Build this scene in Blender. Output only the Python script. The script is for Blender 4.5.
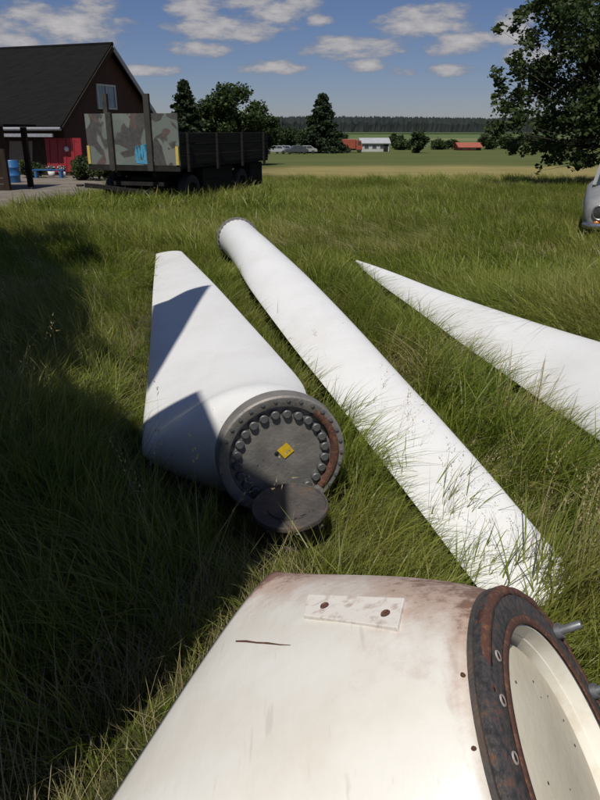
import bpy, bmesh, math, random
import numpy as np
from mathutils import Vector, Matrix, Quaternion
for o in list(bpy.data.objects): bpy.data.objects.remove(o)
sc = bpy.context.scene
COL = sc.collection
rad = math.radians
random.seed(5)
RNG = np.random.default_rng(11)

# ------------------------------------------------------------------ camera
CAM_H = 1.75; PITCH = rad(21.1); FPX = 700.0
cam_d = bpy.data.cameras.new('camera'); cam = bpy.data.objects.new('camera', cam_d); COL.objects.link(cam)
cam.location = (0, 0, CAM_H); cam.rotation_euler = (rad(90) - PITCH, 0, 0)
cam_d.sensor_fit = 'VERTICAL'; cam_d.sensor_height = 24.0; cam_d.lens = 24.0 * FPX / 800.0
cam_d.clip_start = 0.05; cam_d.clip_end = 20000
sc.camera = cam

# ------------------------------------------------------------------ sun, sky, exposure
TO_SUN = Vector((-0.13, -0.50, 0.86)).normalized()
sun_d = bpy.data.lights.new('sun', 'SUN'); sun_d.energy = 4.8; sun_d.angle = rad(0.53); sun_d.color = (1.0, 0.955, 0.88)
sun = bpy.data.objects.new('sun', sun_d); COL.objects.link(sun)
sun.rotation_euler = (-TO_SUN).to_track_quat('-Z', 'Y').to_euler(); sun.location = (-5, -20, 34)
world = bpy.data.worlds.new('World'); sc.world = world; world.use_nodes = True
SKY_STRENGTH = 0.05

def build_world():
    nt = world.node_tree; nt.nodes.clear(); N = nt.nodes.new; L = nt.links.new
    out = N('ShaderNodeOutputWorld'); bg = N('ShaderNodeBackground'); bg.inputs['Strength'].default_value = SKY_STRENGTH
    sky = N('ShaderNodeTexSky'); sky.sky_type = 'NISHITA'; sky.sun_disc = False
    sky.sun_elevation = math.asin(TO_SUN.z); sky.sun_rotation = math.atan2(TO_SUN.x, TO_SUN.y)
    sky.air_density = 1.0; sky.dust_density = 0.15; sky.ozone_density = 4.0; sky.altitude = 50
    tc = N('ShaderNodeTexCoord'); sep = N('ShaderNodeSeparateXYZ'); L(tc.outputs['Generated'], sep.inputs[0])
    def m(op, a, b=None, c=None, clamp=False):
        n = N('ShaderNodeMath'); n.operation = op; n.use_clamp = clamp
        for i, v in enumerate((a, b, c)):
            if v is None: continue
            if isinstance(v, (int, float)): n.inputs[i].default_value = v
            else: L(v, n.inputs[i])
        return n.outputs[0]
    az = m('ARCTAN2', sep.outputs[0], sep.outputs[1]); el = m('ARCSINE', sep.outputs[2])
    comb = N('ShaderNodeCombineXYZ'); L(m('MULTIPLY', az, 15.0), comb.inputs[0]); L(m('MULTIPLY', el, 40.0), comb.inputs[1])
    ns = N('ShaderNodeTexNoise'); ns.inputs['Scale'].default_value = 1.3; ns.inputs['Detail'].default_value = 7; ns.inputs['Roughness'].default_value = 0.62
    L(comb.outputs[0], ns.inputs['Vector'])
    big = N('ShaderNodeTexNoise'); big.inputs['Scale'].default_value = 0.33; big.inputs['Detail'].default_value = 3
    L(comb.outputs[0], big.inputs['Vector'])
    # cumulus puffs: azimuth, elevation, half widths (radians)
    def _dir(px, py):
        a = PITCH; u = (px-300)/FPX; v = (400-py)/FPX; y = math.cos(a) + v*math.sin(a); z = -math.sin(a) + v*math.cos(a); n = math.sqrt(u*u + y*y + z*z)
        return math.atan2(u, y), math.asin(z/n)
    puffs = [(*_dir(px, py), w/640.0, h/640.0) for px, py, w, h in ((428,23,44,12),(460,43,30,8),(275,67,27,6),(350,48,42,8),(368,65,18,5),(60,28,50,15),(12,38,35,15),(195,8,22,11),
             (228,30,50,9),(205,49,30,6),(268,7,40,10),(95,5,20,8),(512,28,16,13),(515,56,12,7),(452,70,20,4),(400,72,14,4),(320,20,12,4),(30,60,40,5),(150,70,30,4),(545,60,20,9))]
    acc = None; tops = None
    for a, e, wa, we in puffs:
        da = m('DIVIDE', m('SUBTRACT', az, a), wa*1.18); de = m('DIVIDE', m('SUBTRACT', el, e), we*1.3)
        g = m('SUBTRACT', 1.0, m('ADD', m('MULTIPLY', da, da), m('MULTIPLY', de, de)))
        acc = g if acc is None else m('MAXIMUM', acc, g)
    gen = m('MULTIPLY', m('SUBTRACT', big.outputs[0], 0.54), 7.0)        # the rest of the sky: scattered cloud
    hi = m('MULTIPLY', m('SUBTRACT', el, 0.20), 12.0, clamp=True)
    side = m('MULTIPLY', m('SUBTRACT', m('ABSOLUTE', az), 0.45), 8.0, clamp=True)
    w = m('MAXIMUM', hi, side)
    shape = m('ADD', m('MULTIPLY', m('MAXIMUM', acc, -1.2), m('SUBTRACT', 1.0, w)), m('MULTIPLY', gen, w))
    dens = m('ADD', shape, m('MULTIPLY', m('SUBTRACT', ns.outputs[0], 0.53), 3.4))
    mr = N('ShaderNodeMapRange'); mr.interpolation_type = 'SMOOTHSTEP'; L(dens, mr.inputs[0])
    mr.inputs[1].default_value = -0.15; mr.inputs[2].default_value = 0.85; mr.inputs[3].default_value = 0; mr.inputs[4].default_value = 0.92
    cr = N('ShaderNodeValToRGB'); L(m('MULTIPLY', dens, 0.60, clamp=True), cr.inputs[0])
    k = 1.0 / SKY_STRENGTH
    cr.color_ramp.elements[0].color = (.22*k, .24*k, .30*k, 1); cr.color_ramp.elements[1].color = (.72*k, .68*k, .66*k, 1)
    mix = N('ShaderNodeMix'); mix.data_type = 'RGBA'; L(mr.outputs[0], mix.inputs[0]); 
    tn = N('ShaderNodeMix'); tn.data_type = 'RGBA'; tn.blend_type = 'MULTIPLY'; tn.inputs[0].default_value = 1.0; L(sky.outputs[0], tn.inputs[6]); tn.inputs[7].default_value = (.94, .97, 1.28, 1)
    L(tn.outputs[2], mix.inputs[6]); L(cr.outputs[0], mix.inputs[7])
    L(mix.outputs[2], bg.inputs['Color']); L(bg.outputs[0], out.inputs['Surface'])
build_world()
sc.view_settings.view_transform = 'Standard'; sc.view_settings.look = 'None'
sc.view_settings.exposure = -0.26; sc.view_settings.gamma = 1.0; sc.view_settings.use_curve_mapping = False
sc.cycles.max_bounces = 5; sc.cycles.diffuse_bounces = 2; sc.cycles.glossy_bounces = 2; sc.cycles.transmission_bounces = 3; sc.cycles.transparent_max_bounces = 4; sc.cycles.use_denoising = True

# ------------------------------------------------------------------ helpers
_F = Vector((0, math.cos(PITCH), -math.sin(PITCH))); _U = Vector((0, math.sin(PITCH), math.cos(PITCH)))
def ray(px, py): return _F + Vector((1, 0, 0)) * ((px - 300) / FPX) + _U * ((400 - py) / FPX)
def P(px, py, z):                       # photo pixel -> point at height z above datum
    d = ray(px, py); t = (z - CAM_H) / d.z
    return Vector((0, 0, CAM_H)) + d * t
def PY(px, py, y):                      # photo pixel -> point at distance y
    d = ray(px, py); return Vector((0, 0, CAM_H)) + d * (y / d.y)
def gz(x, y):                           # terrain height
    if y < 12: h = 0.0
    elif y < 150: h = -0.019 * (y - 12)
    else: h = -2.622 - 0.0008 * (min(y, 1400) - 150)
    return h

def tag(o, label=None, cat=None, group=None, kind=None):
    if label: o['label'] = label
    if cat: o['category'] = cat
    if group: o['group'] = group
    if kind: o['kind'] = kind
    return o
def thing(name, loc, label, cat, group=None, rz=0.0):
    o = bpy.data.objects.new(name, None); COL.objects.link(o); o.location = loc; o.rotation_euler = (0, 0, rz)
    o.empty_display_size = .2
    return tag(o, label, cat, group)
def copy_tree(o, parent=None):
    c = o.copy(); COL.objects.link(c); c.parent = parent
    for ch in list(o.children): copy_tree(ch, c)
    return c

class MB:
    def __init__(s): s.v = []; s.f = []; s.sm = []
    def add(s, vs, fs, smooth=False):
        b = len(s.v); s.v += [tuple(v) for v in vs]; s.f += [tuple(i + b for i in f) for f in fs]; s.sm += [smooth] * len(fs); return s
    def box(s, lo, hi, M=None, taper=0):
        x0, y0, z0 = lo; x1, y1, z1 = hi
        vs = [Vector(p) for p in ((x0,y0,z0),(x1,y0,z0),(x1,y1,z0),(x0,y1,z0),(x0,y0,z1),(x1,y0,z1),(x1,y1,z1),(x0,y1,z1))]
        if M is not None: vs = [M @ v for v in vs]
        return s.add(vs, [(0,3,2,1),(4,5,6,7),(0,1,5,4),(1,2,6,5),(2,3,7,6),(3,0,4,7)])
    def bar(s, a, b, w, h=None, up=(0,0,1)):
        a = Vector(a); b = Vector(b); h = h or w; d = (b - a); L_ = d.length; d.normalize()
        u = Vector(up); sx = d.cross(u)
        if sx.length < 1e-4: sx = d.cross(Vector((1, 0, 0)))
        sx.normalize(); u = sx.cross(d)
        vs = [a + sx*i*w/2 + u*j*h/2 + d*k*L_ for k in (0,1) for j in (-1,1) for i in (-1,1)]
        return s.add(vs, [(0,2,3,1),(4,5,7,6),(0,1,5,4),(1,3,7,5),(3,2,6,7),(2,0,4,6)])
    def tube(s, pts, rs, n=8, caps=True):
        pts = [Vector(p) for p in pts]; vs = []; fs = []
        rs = rs if hasattr(rs, '__len__') else [rs] * len(pts)
        ref = Vector((.31, .17, 1)).normalized()
        for i, p in enumerate(pts):
            d = (pts[min(i+1, len(pts)-1)] - pts[max(i-1, 0)]).normalized()
            a = d.cross(ref)
            if a.length < 1e-3: a = d.cross(Vector((1, 0, 0)))
            a.normalize(); b = d.cross(a)
            for k in range(n):
                t = 2*math.pi*k/n; vs.append(p + (a*math.cos(t) + b*math.sin(t)) * rs[i])
        for i in range(len(pts)-1):
            for k in range(n):
                fs.append((i*n+k, i*n+(k+1) % n, (i+1)*n+(k+1) % n, (i+1)*n+k))
        s.add(vs, fs, True)
        if caps:
            b0 = len(s.v) - len(vs)
            s.f.append(tuple(b0 + k for k in reversed(range(n)))); s.sm.append(False)
            s.f.append(tuple(b0 + (len(pts)-1)*n + k for k in range(n))); s.sm.append(False)
        return s
    def lathe(s, prof, n=32, M=None, smooth=True, a0=0, a1=2*math.pi):
        full = abs(a1 - a0 - 2*math.pi) < 1e-6; m = n if full else n + 1; vs = []; fs = []
        for r, z in prof:
            for k in range(m):
                t = a0 + (a1-a0)*k/n; vs.append(Vector((r*math.cos(t), r*math.sin(t), z)))
        if M is not None: vs = [M @ v for v in vs]
        for i in range(len(prof)-1):
            for k in range(n):
                k2 = (k+1) % m; fs.append((i*m+k, i*m+k2, (i+1)*m+k2, (i+1)*m+k))
        return s.add(vs, fs, smooth)
    def build(s, name, mat, parent=None, bevel=0.0, auto=None, subsurf=0):
        me = bpy.data.meshes.new(name); me.from_pydata(s.v, [], s.f)
        me.polygons.foreach_set('use_smooth', s.sm); me.materials.append(mat); me.update()
        o = bpy.data.objects.new(name, me); COL.objects.link(o); o.parent = parent
        bm = bmesh.new(); bm.from_mesh(me); bmesh.ops.recalc_face_normals(bm, faces=bm.faces); bm.to_mesh(me); bm.free()
        if bevel:
            b = o.modifiers.new('bevel', 'BEVEL'); b.width = bevel; b.segments = 2; b.limit_method = 'ANGLE'
        if auto:
            try: me.set_sharp_from_angle(angle=rad(auto))
            except Exception: pass
        return o

# ------------------------------------------------------------------ materials
def _n(nt, t): return nt.nodes.new(t)
def mat(name, c1, c2=None, scale=6.0, rough=0.7, bump=0.0, bscale=None, metal=0.0, detail=5, trans=0.0, c3=None, spec=0.5, coord='Object', lo=0.35, hi=0.65, stretch=(1,1,1), rnd=0.0):
    m = bpy.data.materials.new(name); m.use_nodes = True; nt = m.node_tree; bs = nt.nodes['Principled BSDF']; L = nt.links.new
    bs.inputs['Roughness'].default_value = rough; bs.inputs['Metallic'].default_value = metal; bs.inputs['Specular IOR Level'].default_value = spec
    tc = _n(nt, 'ShaderNodeTexCoord'); mp = _n(nt, 'ShaderNodeMapping'); mp.inputs['Scale'].default_value = stretch
    L(tc.outputs[coord], mp.inputs[0])
    col = None
    if c2:
        ns = _n(nt, 'ShaderNodeTexNoise'); ns.inputs['Scale'].default_value = scale; ns.inputs['Detail'].default_value = detail; ns.inputs['Roughness'].default_value = .65
        L(mp.outputs[0], ns.inputs['Vector'])
        cr = _n(nt, 'ShaderNodeValToRGB'); e = cr.color_ramp.elements
        e[0].position = lo; e[0].color = (*c1, 1); e[1].position = hi; e[1].color = (*c2, 1)
        if c3: q = e.new((lo + hi) / 2); q.color = (*c3, 1)
        L(ns.outputs[0], cr.inputs[0]); col = cr.outputs[0]
        if rnd:
            oi = _n(nt, 'ShaderNodeObjectInfo'); hs = _n(nt, 'ShaderNodeHueSaturation')
            mr = _n(nt, 'ShaderNodeMapRange'); mr.inputs[3].default_value = 1 - rnd; mr.inputs[4].default_value = 1 + rnd
            L(oi.outputs['Random'], mr.inputs[0]); L(mr.outputs[0], hs.inputs['Value']); L(col, hs.inputs['Color']); col = hs.outputs[0]
        L(col, bs.inputs['Base Color'])
    else: bs.inputs['Base Color'].default_value = (*c1, 1)
    if bump:
        n2 = _n(nt, 'ShaderNodeTexNoise'); n2.inputs['Scale'].default_value = bscale or scale * 3; n2.inputs['Detail'].default_value = 6
        L(mp.outputs[0], n2.inputs['Vector'])
        b = _n(nt, 'ShaderNodeBump'); b.inputs['Strength'].default_value = bump; b.inputs['Distance'].default_value = .02
        L(n2.outputs[0], b.inputs['Height']); L(b.outputs[0], bs.inputs['Normal'])
    if trans:
        tr = _n(nt, 'ShaderNodeBsdfTranslucent'); mx = _n(nt, 'ShaderNodeMixShader'); mx.inputs[0].default_value = trans
        if col: L(col, tr.inputs[0])
        else: tr.inputs[0].default_value = (*c1, 1)
        L(bs.outputs[0], mx.inputs[1]); L(tr.outputs[0], mx.inputs[2]); L(mx.outputs[0], nt.nodes['Material Output'].inputs[0])
    return m

def leaf_mat(name, c1, c2, trans=.3, scale=1.2):
    return mat(name, c1, c2, scale=scale, rough=.55, trans=trans, spec=.3, detail=3)

def grass_mat(name, cols, dry, trans=.35):
    """per-instance and per-place variation in colour"""
    m = bpy.data.materials.new(name); m.use_nodes = True; nt = m.node_tree; bs = nt.nodes['Principled BSDF']; L = nt.links.new
    bs.inputs['Roughness'].default_value = .42; bs.inputs['Specular IOR Level'].default_value = .4
    oi = _n(nt, 'ShaderNodeObjectInfo'); ge = _n(nt, 'ShaderNodeNewGeometry'); at = _n(nt, 'ShaderNodeAttribute'); at.attribute_name = 'tone'
    cr = _n(nt, 'ShaderNodeValToRGB'); e = cr.color_ramp.elements
    e[0].position = 0; e[0].color = (*cols[0], 1); e[1].position = 1; e[1].color = (*cols[-1], 1)
    for i, c in enumerate(cols[1:-1]): q = e.new((i+1)/(len(cols)-1)); q.color = (*c, 1)
    ad = _n(nt, 'ShaderNodeMath'); ad.operation = 'MULTIPLY_ADD'; L(oi.outputs['Random'], ad.inputs[0]); ad.inputs[1].default_value = .45
    ml = _n(nt, 'ShaderNodeMath'); ml.operation = 'MULTIPLY'; L(at.outputs['Fac'], ml.inputs[0]); ml.inputs[1].default_value = .6
    L(ml.outputs[0], ad.inputs[2]); L(ad.outputs[0], cr.inputs[0])
    ns = _n(nt, 'ShaderNodeTexNoise'); ns.inputs['Scale'].default_value = .55; ns.inputs['Detail'].default_value = 4; L(ge.outputs['Position'], ns.inputs['Vector'])
    mr = _n(nt, 'ShaderNodeMapRange'); mr.inputs[1].default_value = .46; mr.inputs[2].default_value = .72; mr.inputs[4].default_value = .75; L(ns.outputs[0], mr.inputs[0])
    mx = _n(nt, 'ShaderNodeMix'); mx.data_type = 'RGBA'; L(mr.outputs[0], mx.inputs[0]); L(cr.outputs[0], mx.inputs[6]); mx.inputs[7].default_value = (*dry, 1)
    L(mx.outputs[2], bs.inputs['Base Color'])
    tr = _n(nt, 'ShaderNodeBsdfTranslucent'); L(mx.outputs[2], tr.inputs[0]); ms = _n(nt, 'ShaderNodeMixShader'); ms.inputs[0].default_value = trans
    L(bs.outputs[0], ms.inputs[1]); L(tr.outputs[0], ms.inputs[2]); L(ms.outputs[0], nt.nodes['Material Output'].inputs[0])
    return m

MT = {}
def white_mat():
    m = mat('white_gelcoat', (.80,.80,.785), (.73,.72,.69), scale=2.2, rough=.34, lo=.42, hi=.78); nt = m.node_tree; L = nt.links.new; bs = nt.nodes['Principled BSDF']
    src = bs.inputs['Base Color'].links[0].from_socket; tc = _n(nt, 'ShaderNodeTexCoord')
    def layer(src, scale, stretch, lo, hi, amt, colr, det=8, rough=.7):
        mp = _n(nt, 'ShaderNodeMapping'); mp.inputs['Scale'].default_value = stretch; L(tc.outputs['Object'], mp.inputs[0])
        n = _n(nt, 'ShaderNodeTexNoise'); n.inputs['Scale'].default_value = scale; n.inputs['Detail'].default_value = det; n.inputs['Roughness'].default_value = rough; L(mp.outputs[0], n.inputs['Vector'])
        r_ = _n(nt, 'ShaderNodeMapRange'); r_.inputs[1].default_value = lo; r_.inputs[2].default_value = hi; r_.inputs[4].default_value = amt; L(n.outputs[0], r_.inputs[0])
        x = _n(nt, 'ShaderNodeMix'); x.data_type = 'RGBA'; L(r_.outputs[0], x.inputs[0]); L(src, x.inputs[6]); x.inputs[7].default_value = (*colr, 1); return x.outputs[2]
    c = layer(src, 3.5, (2.2, .5, 1), .52, .76, .15, (.50,.48,.40))          # grimy film
    c = layer(c, 22, (2.5, .35, 1), .64, .73, .18, (.38,.35,.27))            # streaks
    c = layer(c, 75, (1, 1, 1), .69, .74, .6, (.16,.13,.09), 3, .5)         # specks
    L(c, bs.inputs['Base Color']); return m
MT['white'] = white_mat()
MT['steel'] = mat('weathered_steel', (.17,.165,.155), (.27,.25,.225), scale=9, rough=.6, metal=.35, bump=.15, bscale=60)
MT['zinc'] = mat('galvanised_bolt', (.27,.28,.29), (.17,.175,.18), scale=30, rough=.45, metal=.6)
MT['bolt'] = mat('painted_bolt_cap', (.15,.155,.155), (.10,.10,.10), scale=25, rough=.5, metal=.3, bump=.1)
MT['rust'] = mat('flaking_rust', (.10,.038,.022), (.20,.085,.042), scale=60, rough=.9, bump=.25, bscale=160, c3=(.085,.040,.028))
MT['rust_steel'] = mat('rusty_plate_steel', (.06,.055,.05), (.15,.10,.07), scale=10, rough=.7, metal=.3, bump=.3, bscale=60, c3=(.095,.085,.078))
MT['yellow'] = mat('yellow_sticker', (.72,.48,.02), (.60,.38,.015), scale=30, rough=.5)
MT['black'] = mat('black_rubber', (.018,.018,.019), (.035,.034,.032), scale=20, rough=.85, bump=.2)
MT['hole'] = mat('dark_hollow', (.01,.01,.01), rough=.9)

# ================================================================== GROUND
def ground_material():
    m = bpy.data.materials.new('field_ground'); m.use_nodes = True; nt = m.node_tree; bs = nt.nodes['Principled BSDF']; L = nt.links.new
    bs.inputs['Roughness'].default_value = .95; bs.inputs['Specular IOR Level'].default_value = .1
    ge = _n(nt, 'ShaderNodeNewGeometry'); sp = _n(nt, 'ShaderNodeSeparateXYZ'); L(ge.outputs['Position'], sp.inputs[0])
    def m_(op, a, b=None):
        n = _n(nt, 'ShaderNodeMath'); n.operation = op
        for i, v in enumerate((a, b)):
            if v is None: continue
            if isinstance(v, (int, float)): n.inputs[i].default_value = v
            else: L(v, n.inputs[i])
        return n.outputs[0]
    def noise(sc_, det=4, vec=None, rough=.6):
        n = _n(nt, 'ShaderNodeTexNoise'); n.inputs['Scale'].default_value = sc_; n.inputs['Detail'].default_value = det; n.inputs['Roughness'].default_value = rough
        L(vec or ge.outputs['Position'], n.inputs['Vector']); return n.outputs[0]
    def ramp(f, stops):
        r = _n(nt, 'ShaderNodeValToRGB'); e = r.color_ramp.elements
        e[0].position, e[0].color = stops[0][0], (*stops[0][1], 1); e[1].position, e[1].color = stops[-1][0], (*stops[-1][1], 1)
        for p, c in stops[1:-1]: q = e.new(p); q.color = (*c, 1)
        L(f, r.inputs[0]); return r.outputs[0]
    def mixc(f, a, b):
        n = _n(nt, 'ShaderNodeMix'); n.data_type = 'RGBA'; L(f, n.inputs[0]); L(a, n.inputs[6]); L(b, n.inputs[7]); return n.outputs[2]
    def step(v, lo, hi):
        n = _n(nt, 'ShaderNodeMapRange'); n.interpolation_type = 'SMOOTHSTEP'; L(v, n.inputs[0]); n.inputs[1].default_value = lo; n.inputs[2].default_value = hi; return n.outputs[0]
    near = ramp(noise(9, 6), [(.3, (.035,.032,.015)), (.5, (.05,.055,.02)), (.7, (.085,.075,.035))])
    st = _n(nt, 'ShaderNodeMapping'); st.inputs['Scale'].default_value = (.25, 1, 1); L(ge.outputs['Position'], st.inputs[0])
    hay = ramp(noise(.8, 6, st.outputs[0], .75), [(.3, (.17,.155,.055)), (.5, (.26,.22,.085)), (.7, (.32,.265,.12))])
    mead = ramp(noise(.12, 6, st.outputs[0], .8), [(.3, (.065,.095,.026)), (.5, (.095,.115,.036)), (.72, (.15,.14,.055))])
    far = ramp(noise(.02, 6, st.outputs[0], .7), [(.3, (.08,.125,.042)), (.6, (.11,.145,.06)), (.75, (.15,.16,.07))])
    farther = ramp(noise(.012, 4, st.outputs[0]), [(.3, (.15,.165,.07)), (.7, (.19,.19,.09))])
    yy = m_('ADD', sp.outputs[1], m_('MULTIPLY', m_('SUBTRACT', noise(.12, 3), .5), 14.0))
    xs_ = m_('ADD', sp.outputs[0], m_('MULTIPLY', m_('SUBTRACT', noise(.15, 3), .5), 9.0))
    c = mixc(m_('MULTIPLY', step(yy, 27, 34), step(xs_, -6, 1)), near, hay)
    c = mixc(step(yy, 52, 62), c, mead)
    c = mixc(step(yy, 190, 215), c, far)
    c = mixc(step(sp.outputs[1], 330, 345), c, farther)
    c = mixc(step(sp.outputs[1], 430, 445), c, far)
    L(c, bs.inputs['Base Color'])
    b = _n(nt, 'ShaderNodeBump'); b.inputs['Strength'].default_value = .6; b.inputs['Distance'].default_value = .08
    L(noise(14, 5), b.inputs['Height']); L(b.outputs[0], bs.inputs['Normal'])
    return m

def build_ground():
    ys = [-120, -60, -30, -15, -8] + list(np.arange(-4, 40, .5)) + list(np.arange(40, 152, 3)) + [160, 180, 210, 250, 300, 400, 550, 750, 1000, 1400, 2200, 4000, 7000]
    xs = [-5000, -2500, -1200, -600, -300, -150, -80, -50, -36] + list(np.arange(-28, 28.1, .5)) + [36, 50, 80, 150, 300, 600, 1200, 2500, 5000]
    vs = []
    for y in ys:
        for x in xs:
            bumpz = .025 * math.sin(x*1.7 + y*.6) * math.sin(y*1.1 - x*.4) if -4 < y < 40 and abs(x) < 28 else 0
            vs.append((x, y, gz(x, y) + bumpz - .01))
    n = len(xs); fs = [(j*n+i, j*n+i+1, (j+1)*n+i+1, (j+1)*n+i) for j in range(len(ys)-1) for i in range(n-1)]
    mb = MB(); mb.add(vs, fs, True); o = mb.build('ground', ground_material()); tag(o, kind='structure')
build_ground()

# gravel yard in front of the barn (left)
MT['gravel'] = mat('pale_gravel', (.13,.11,.085), (.22,.19,.15), scale=1.2, rough=.95, bump=.5, bscale=22, coord='Object', c3=(.165,.14,.11))
YARD = [(-30,13.4),(-12,14.3),(-7.4,15.4),(-6.0,17.0),(-5.4,19.5),(-6.2,24),(-7.4,29),(-8.2,35),(-9.5,40),(-12,46),(-60,46),(-60,13)]
def build_yard():
    mb = MB(); rows = np.arange(13, 46.1, .75)
    def right_edge(y):
        pts = YARD[1:10]
        for (x0, y0), (x1, y1) in zip(pts, pts[1:]):
            if y0 <= y <= y1: return x0 + (x1-x0)*(y-y0)/(y1-y0)
        return pts[0][0] - (14.3-y)*14 if y < 14.3 else pts[-1][0]
    vs = []; W = 14
    for y in rows:
        xr = right_edge(y) + .35*math.sin(y*2.1) + .2*math.sin(y*5.3)
        for i in range(W+1):
            x = -62 + (xr + 62) * (i/W) ** .5
            vs.append((x, y, gz(x, y) + .03))
    n = W+1; fs = [(j*n+i, j*n+i+1, (j+1)*n+i+1, (j+1)*n+i) for j in range(len(rows)-1) for i in range(W)]
    mb.add(vs, fs, True); o = mb.build('gravel_yard', MT['gravel']); tag(o, kind='structure')
    return right_edge
yard_right = build_yard()

# ================================================================== BLADES
FOOT = []      # footprints (polygons in xy) the grass keeps out of
def airfoil_pts(n):
    """closed loop in (x 0..1, y -1..1): 0 = sharp edge, 1 = round edge; first half upper, second half lower"""
    pts = []
    for k in range(n):
        t = 2*math.pi*k/n; x = .5 - .5*math.cos(t)
        y = math.sin(t)
        y *= (x ** .35) * 1.05 if x > 0 else 0
        pts.append((x, y))
    return pts
NS = 56
def blade_mesh(stations, name, material, parent):
    """stations: (A, B, up vector, h_up, h_low, roundness) A = sharp edge, B = round edge"""
    mb = MB(); vs = []; fs = []; af = airfoil_pts(NS)
    for A, B, up, hu, hl, rd in stations:
        c = (A + B) / 2; ch = B - A; nrm = up - ch.normalized() * up.dot(ch.normalized()); nrm.normalize()
        for k, (x, y) in enumerate(af):
            t = 2*math.pi*k/NS
            pa = A + ch*x + nrm*(y*hu if y > 0 else y*hl)
            pc = c - ch*.5*math.cos(t) + nrm*ch.length*.5*math.sin(t)
            vs.append(pa.lerp(pc, rd))
    m = len(stations)
    for i in range(m-1):
        for k in range(NS):
            fs.append((i*NS+k, i*NS+(k+1) % NS, (i+1)*NS+(k+1) % NS, (i+1)*NS+k))
    mb.add(vs, fs, True)
    mb.f.append(tuple((m-1)*NS+k for k in range(NS))); mb.sm.append(False)
    mb.f.append(tuple(reversed(range(NS)))); mb.sm.append(False)
    o = mb.build(name, material, parent, auto=50)
    return o
def smooth_stations(raw, per=6):
    """Catmull-Rom resampling of station tuples"""
    out = []
    def cr(p0, p1, p2, p3, t):
        return .5*((2*p1) + (p2-p0)*t + (2*p0-5*p1+4*p2-p3)*t*t + (3*p1-p0-3*p2+p3)*t*t*t)
    n = len(raw)
    for i in range(n-1):
        q = [raw[max(i-1, 0)], raw[i], raw[i+1], raw[min(i+2, n-1)]]
        for j in range(per):
            t = j/per; out.append(tuple(cr(q[0][c], q[1][c], q[2][c], q[3][c], t) for c in range(3)) + tuple(q[1][c] + (q[2][c]-q[1][c])*t for c in range(3, 6)))
    out.append(raw[-1]); return out
def ring_frame(center, axis):
    z = Vector(axis).normalized(); x = Vector((0, 0, 1)).cross(z).normalized(); y = z.cross(x)   # y points up
    M = Matrix((( x.x, y.x, z.x, center.x), (x.y, y.y, z.y, center.y), (x.z, y.z, z.z, center.z), (0,0,0,1)))
    return M
UP = Vector((0, 0, 1))
def local(parent, o):                   # keep world placement of a child whose mesh is in world coordinates
    o.matrix_parent_inverse = parent.matrix_world.inverted() if False else Matrix.Translation(-parent.location)
    return o

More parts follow.
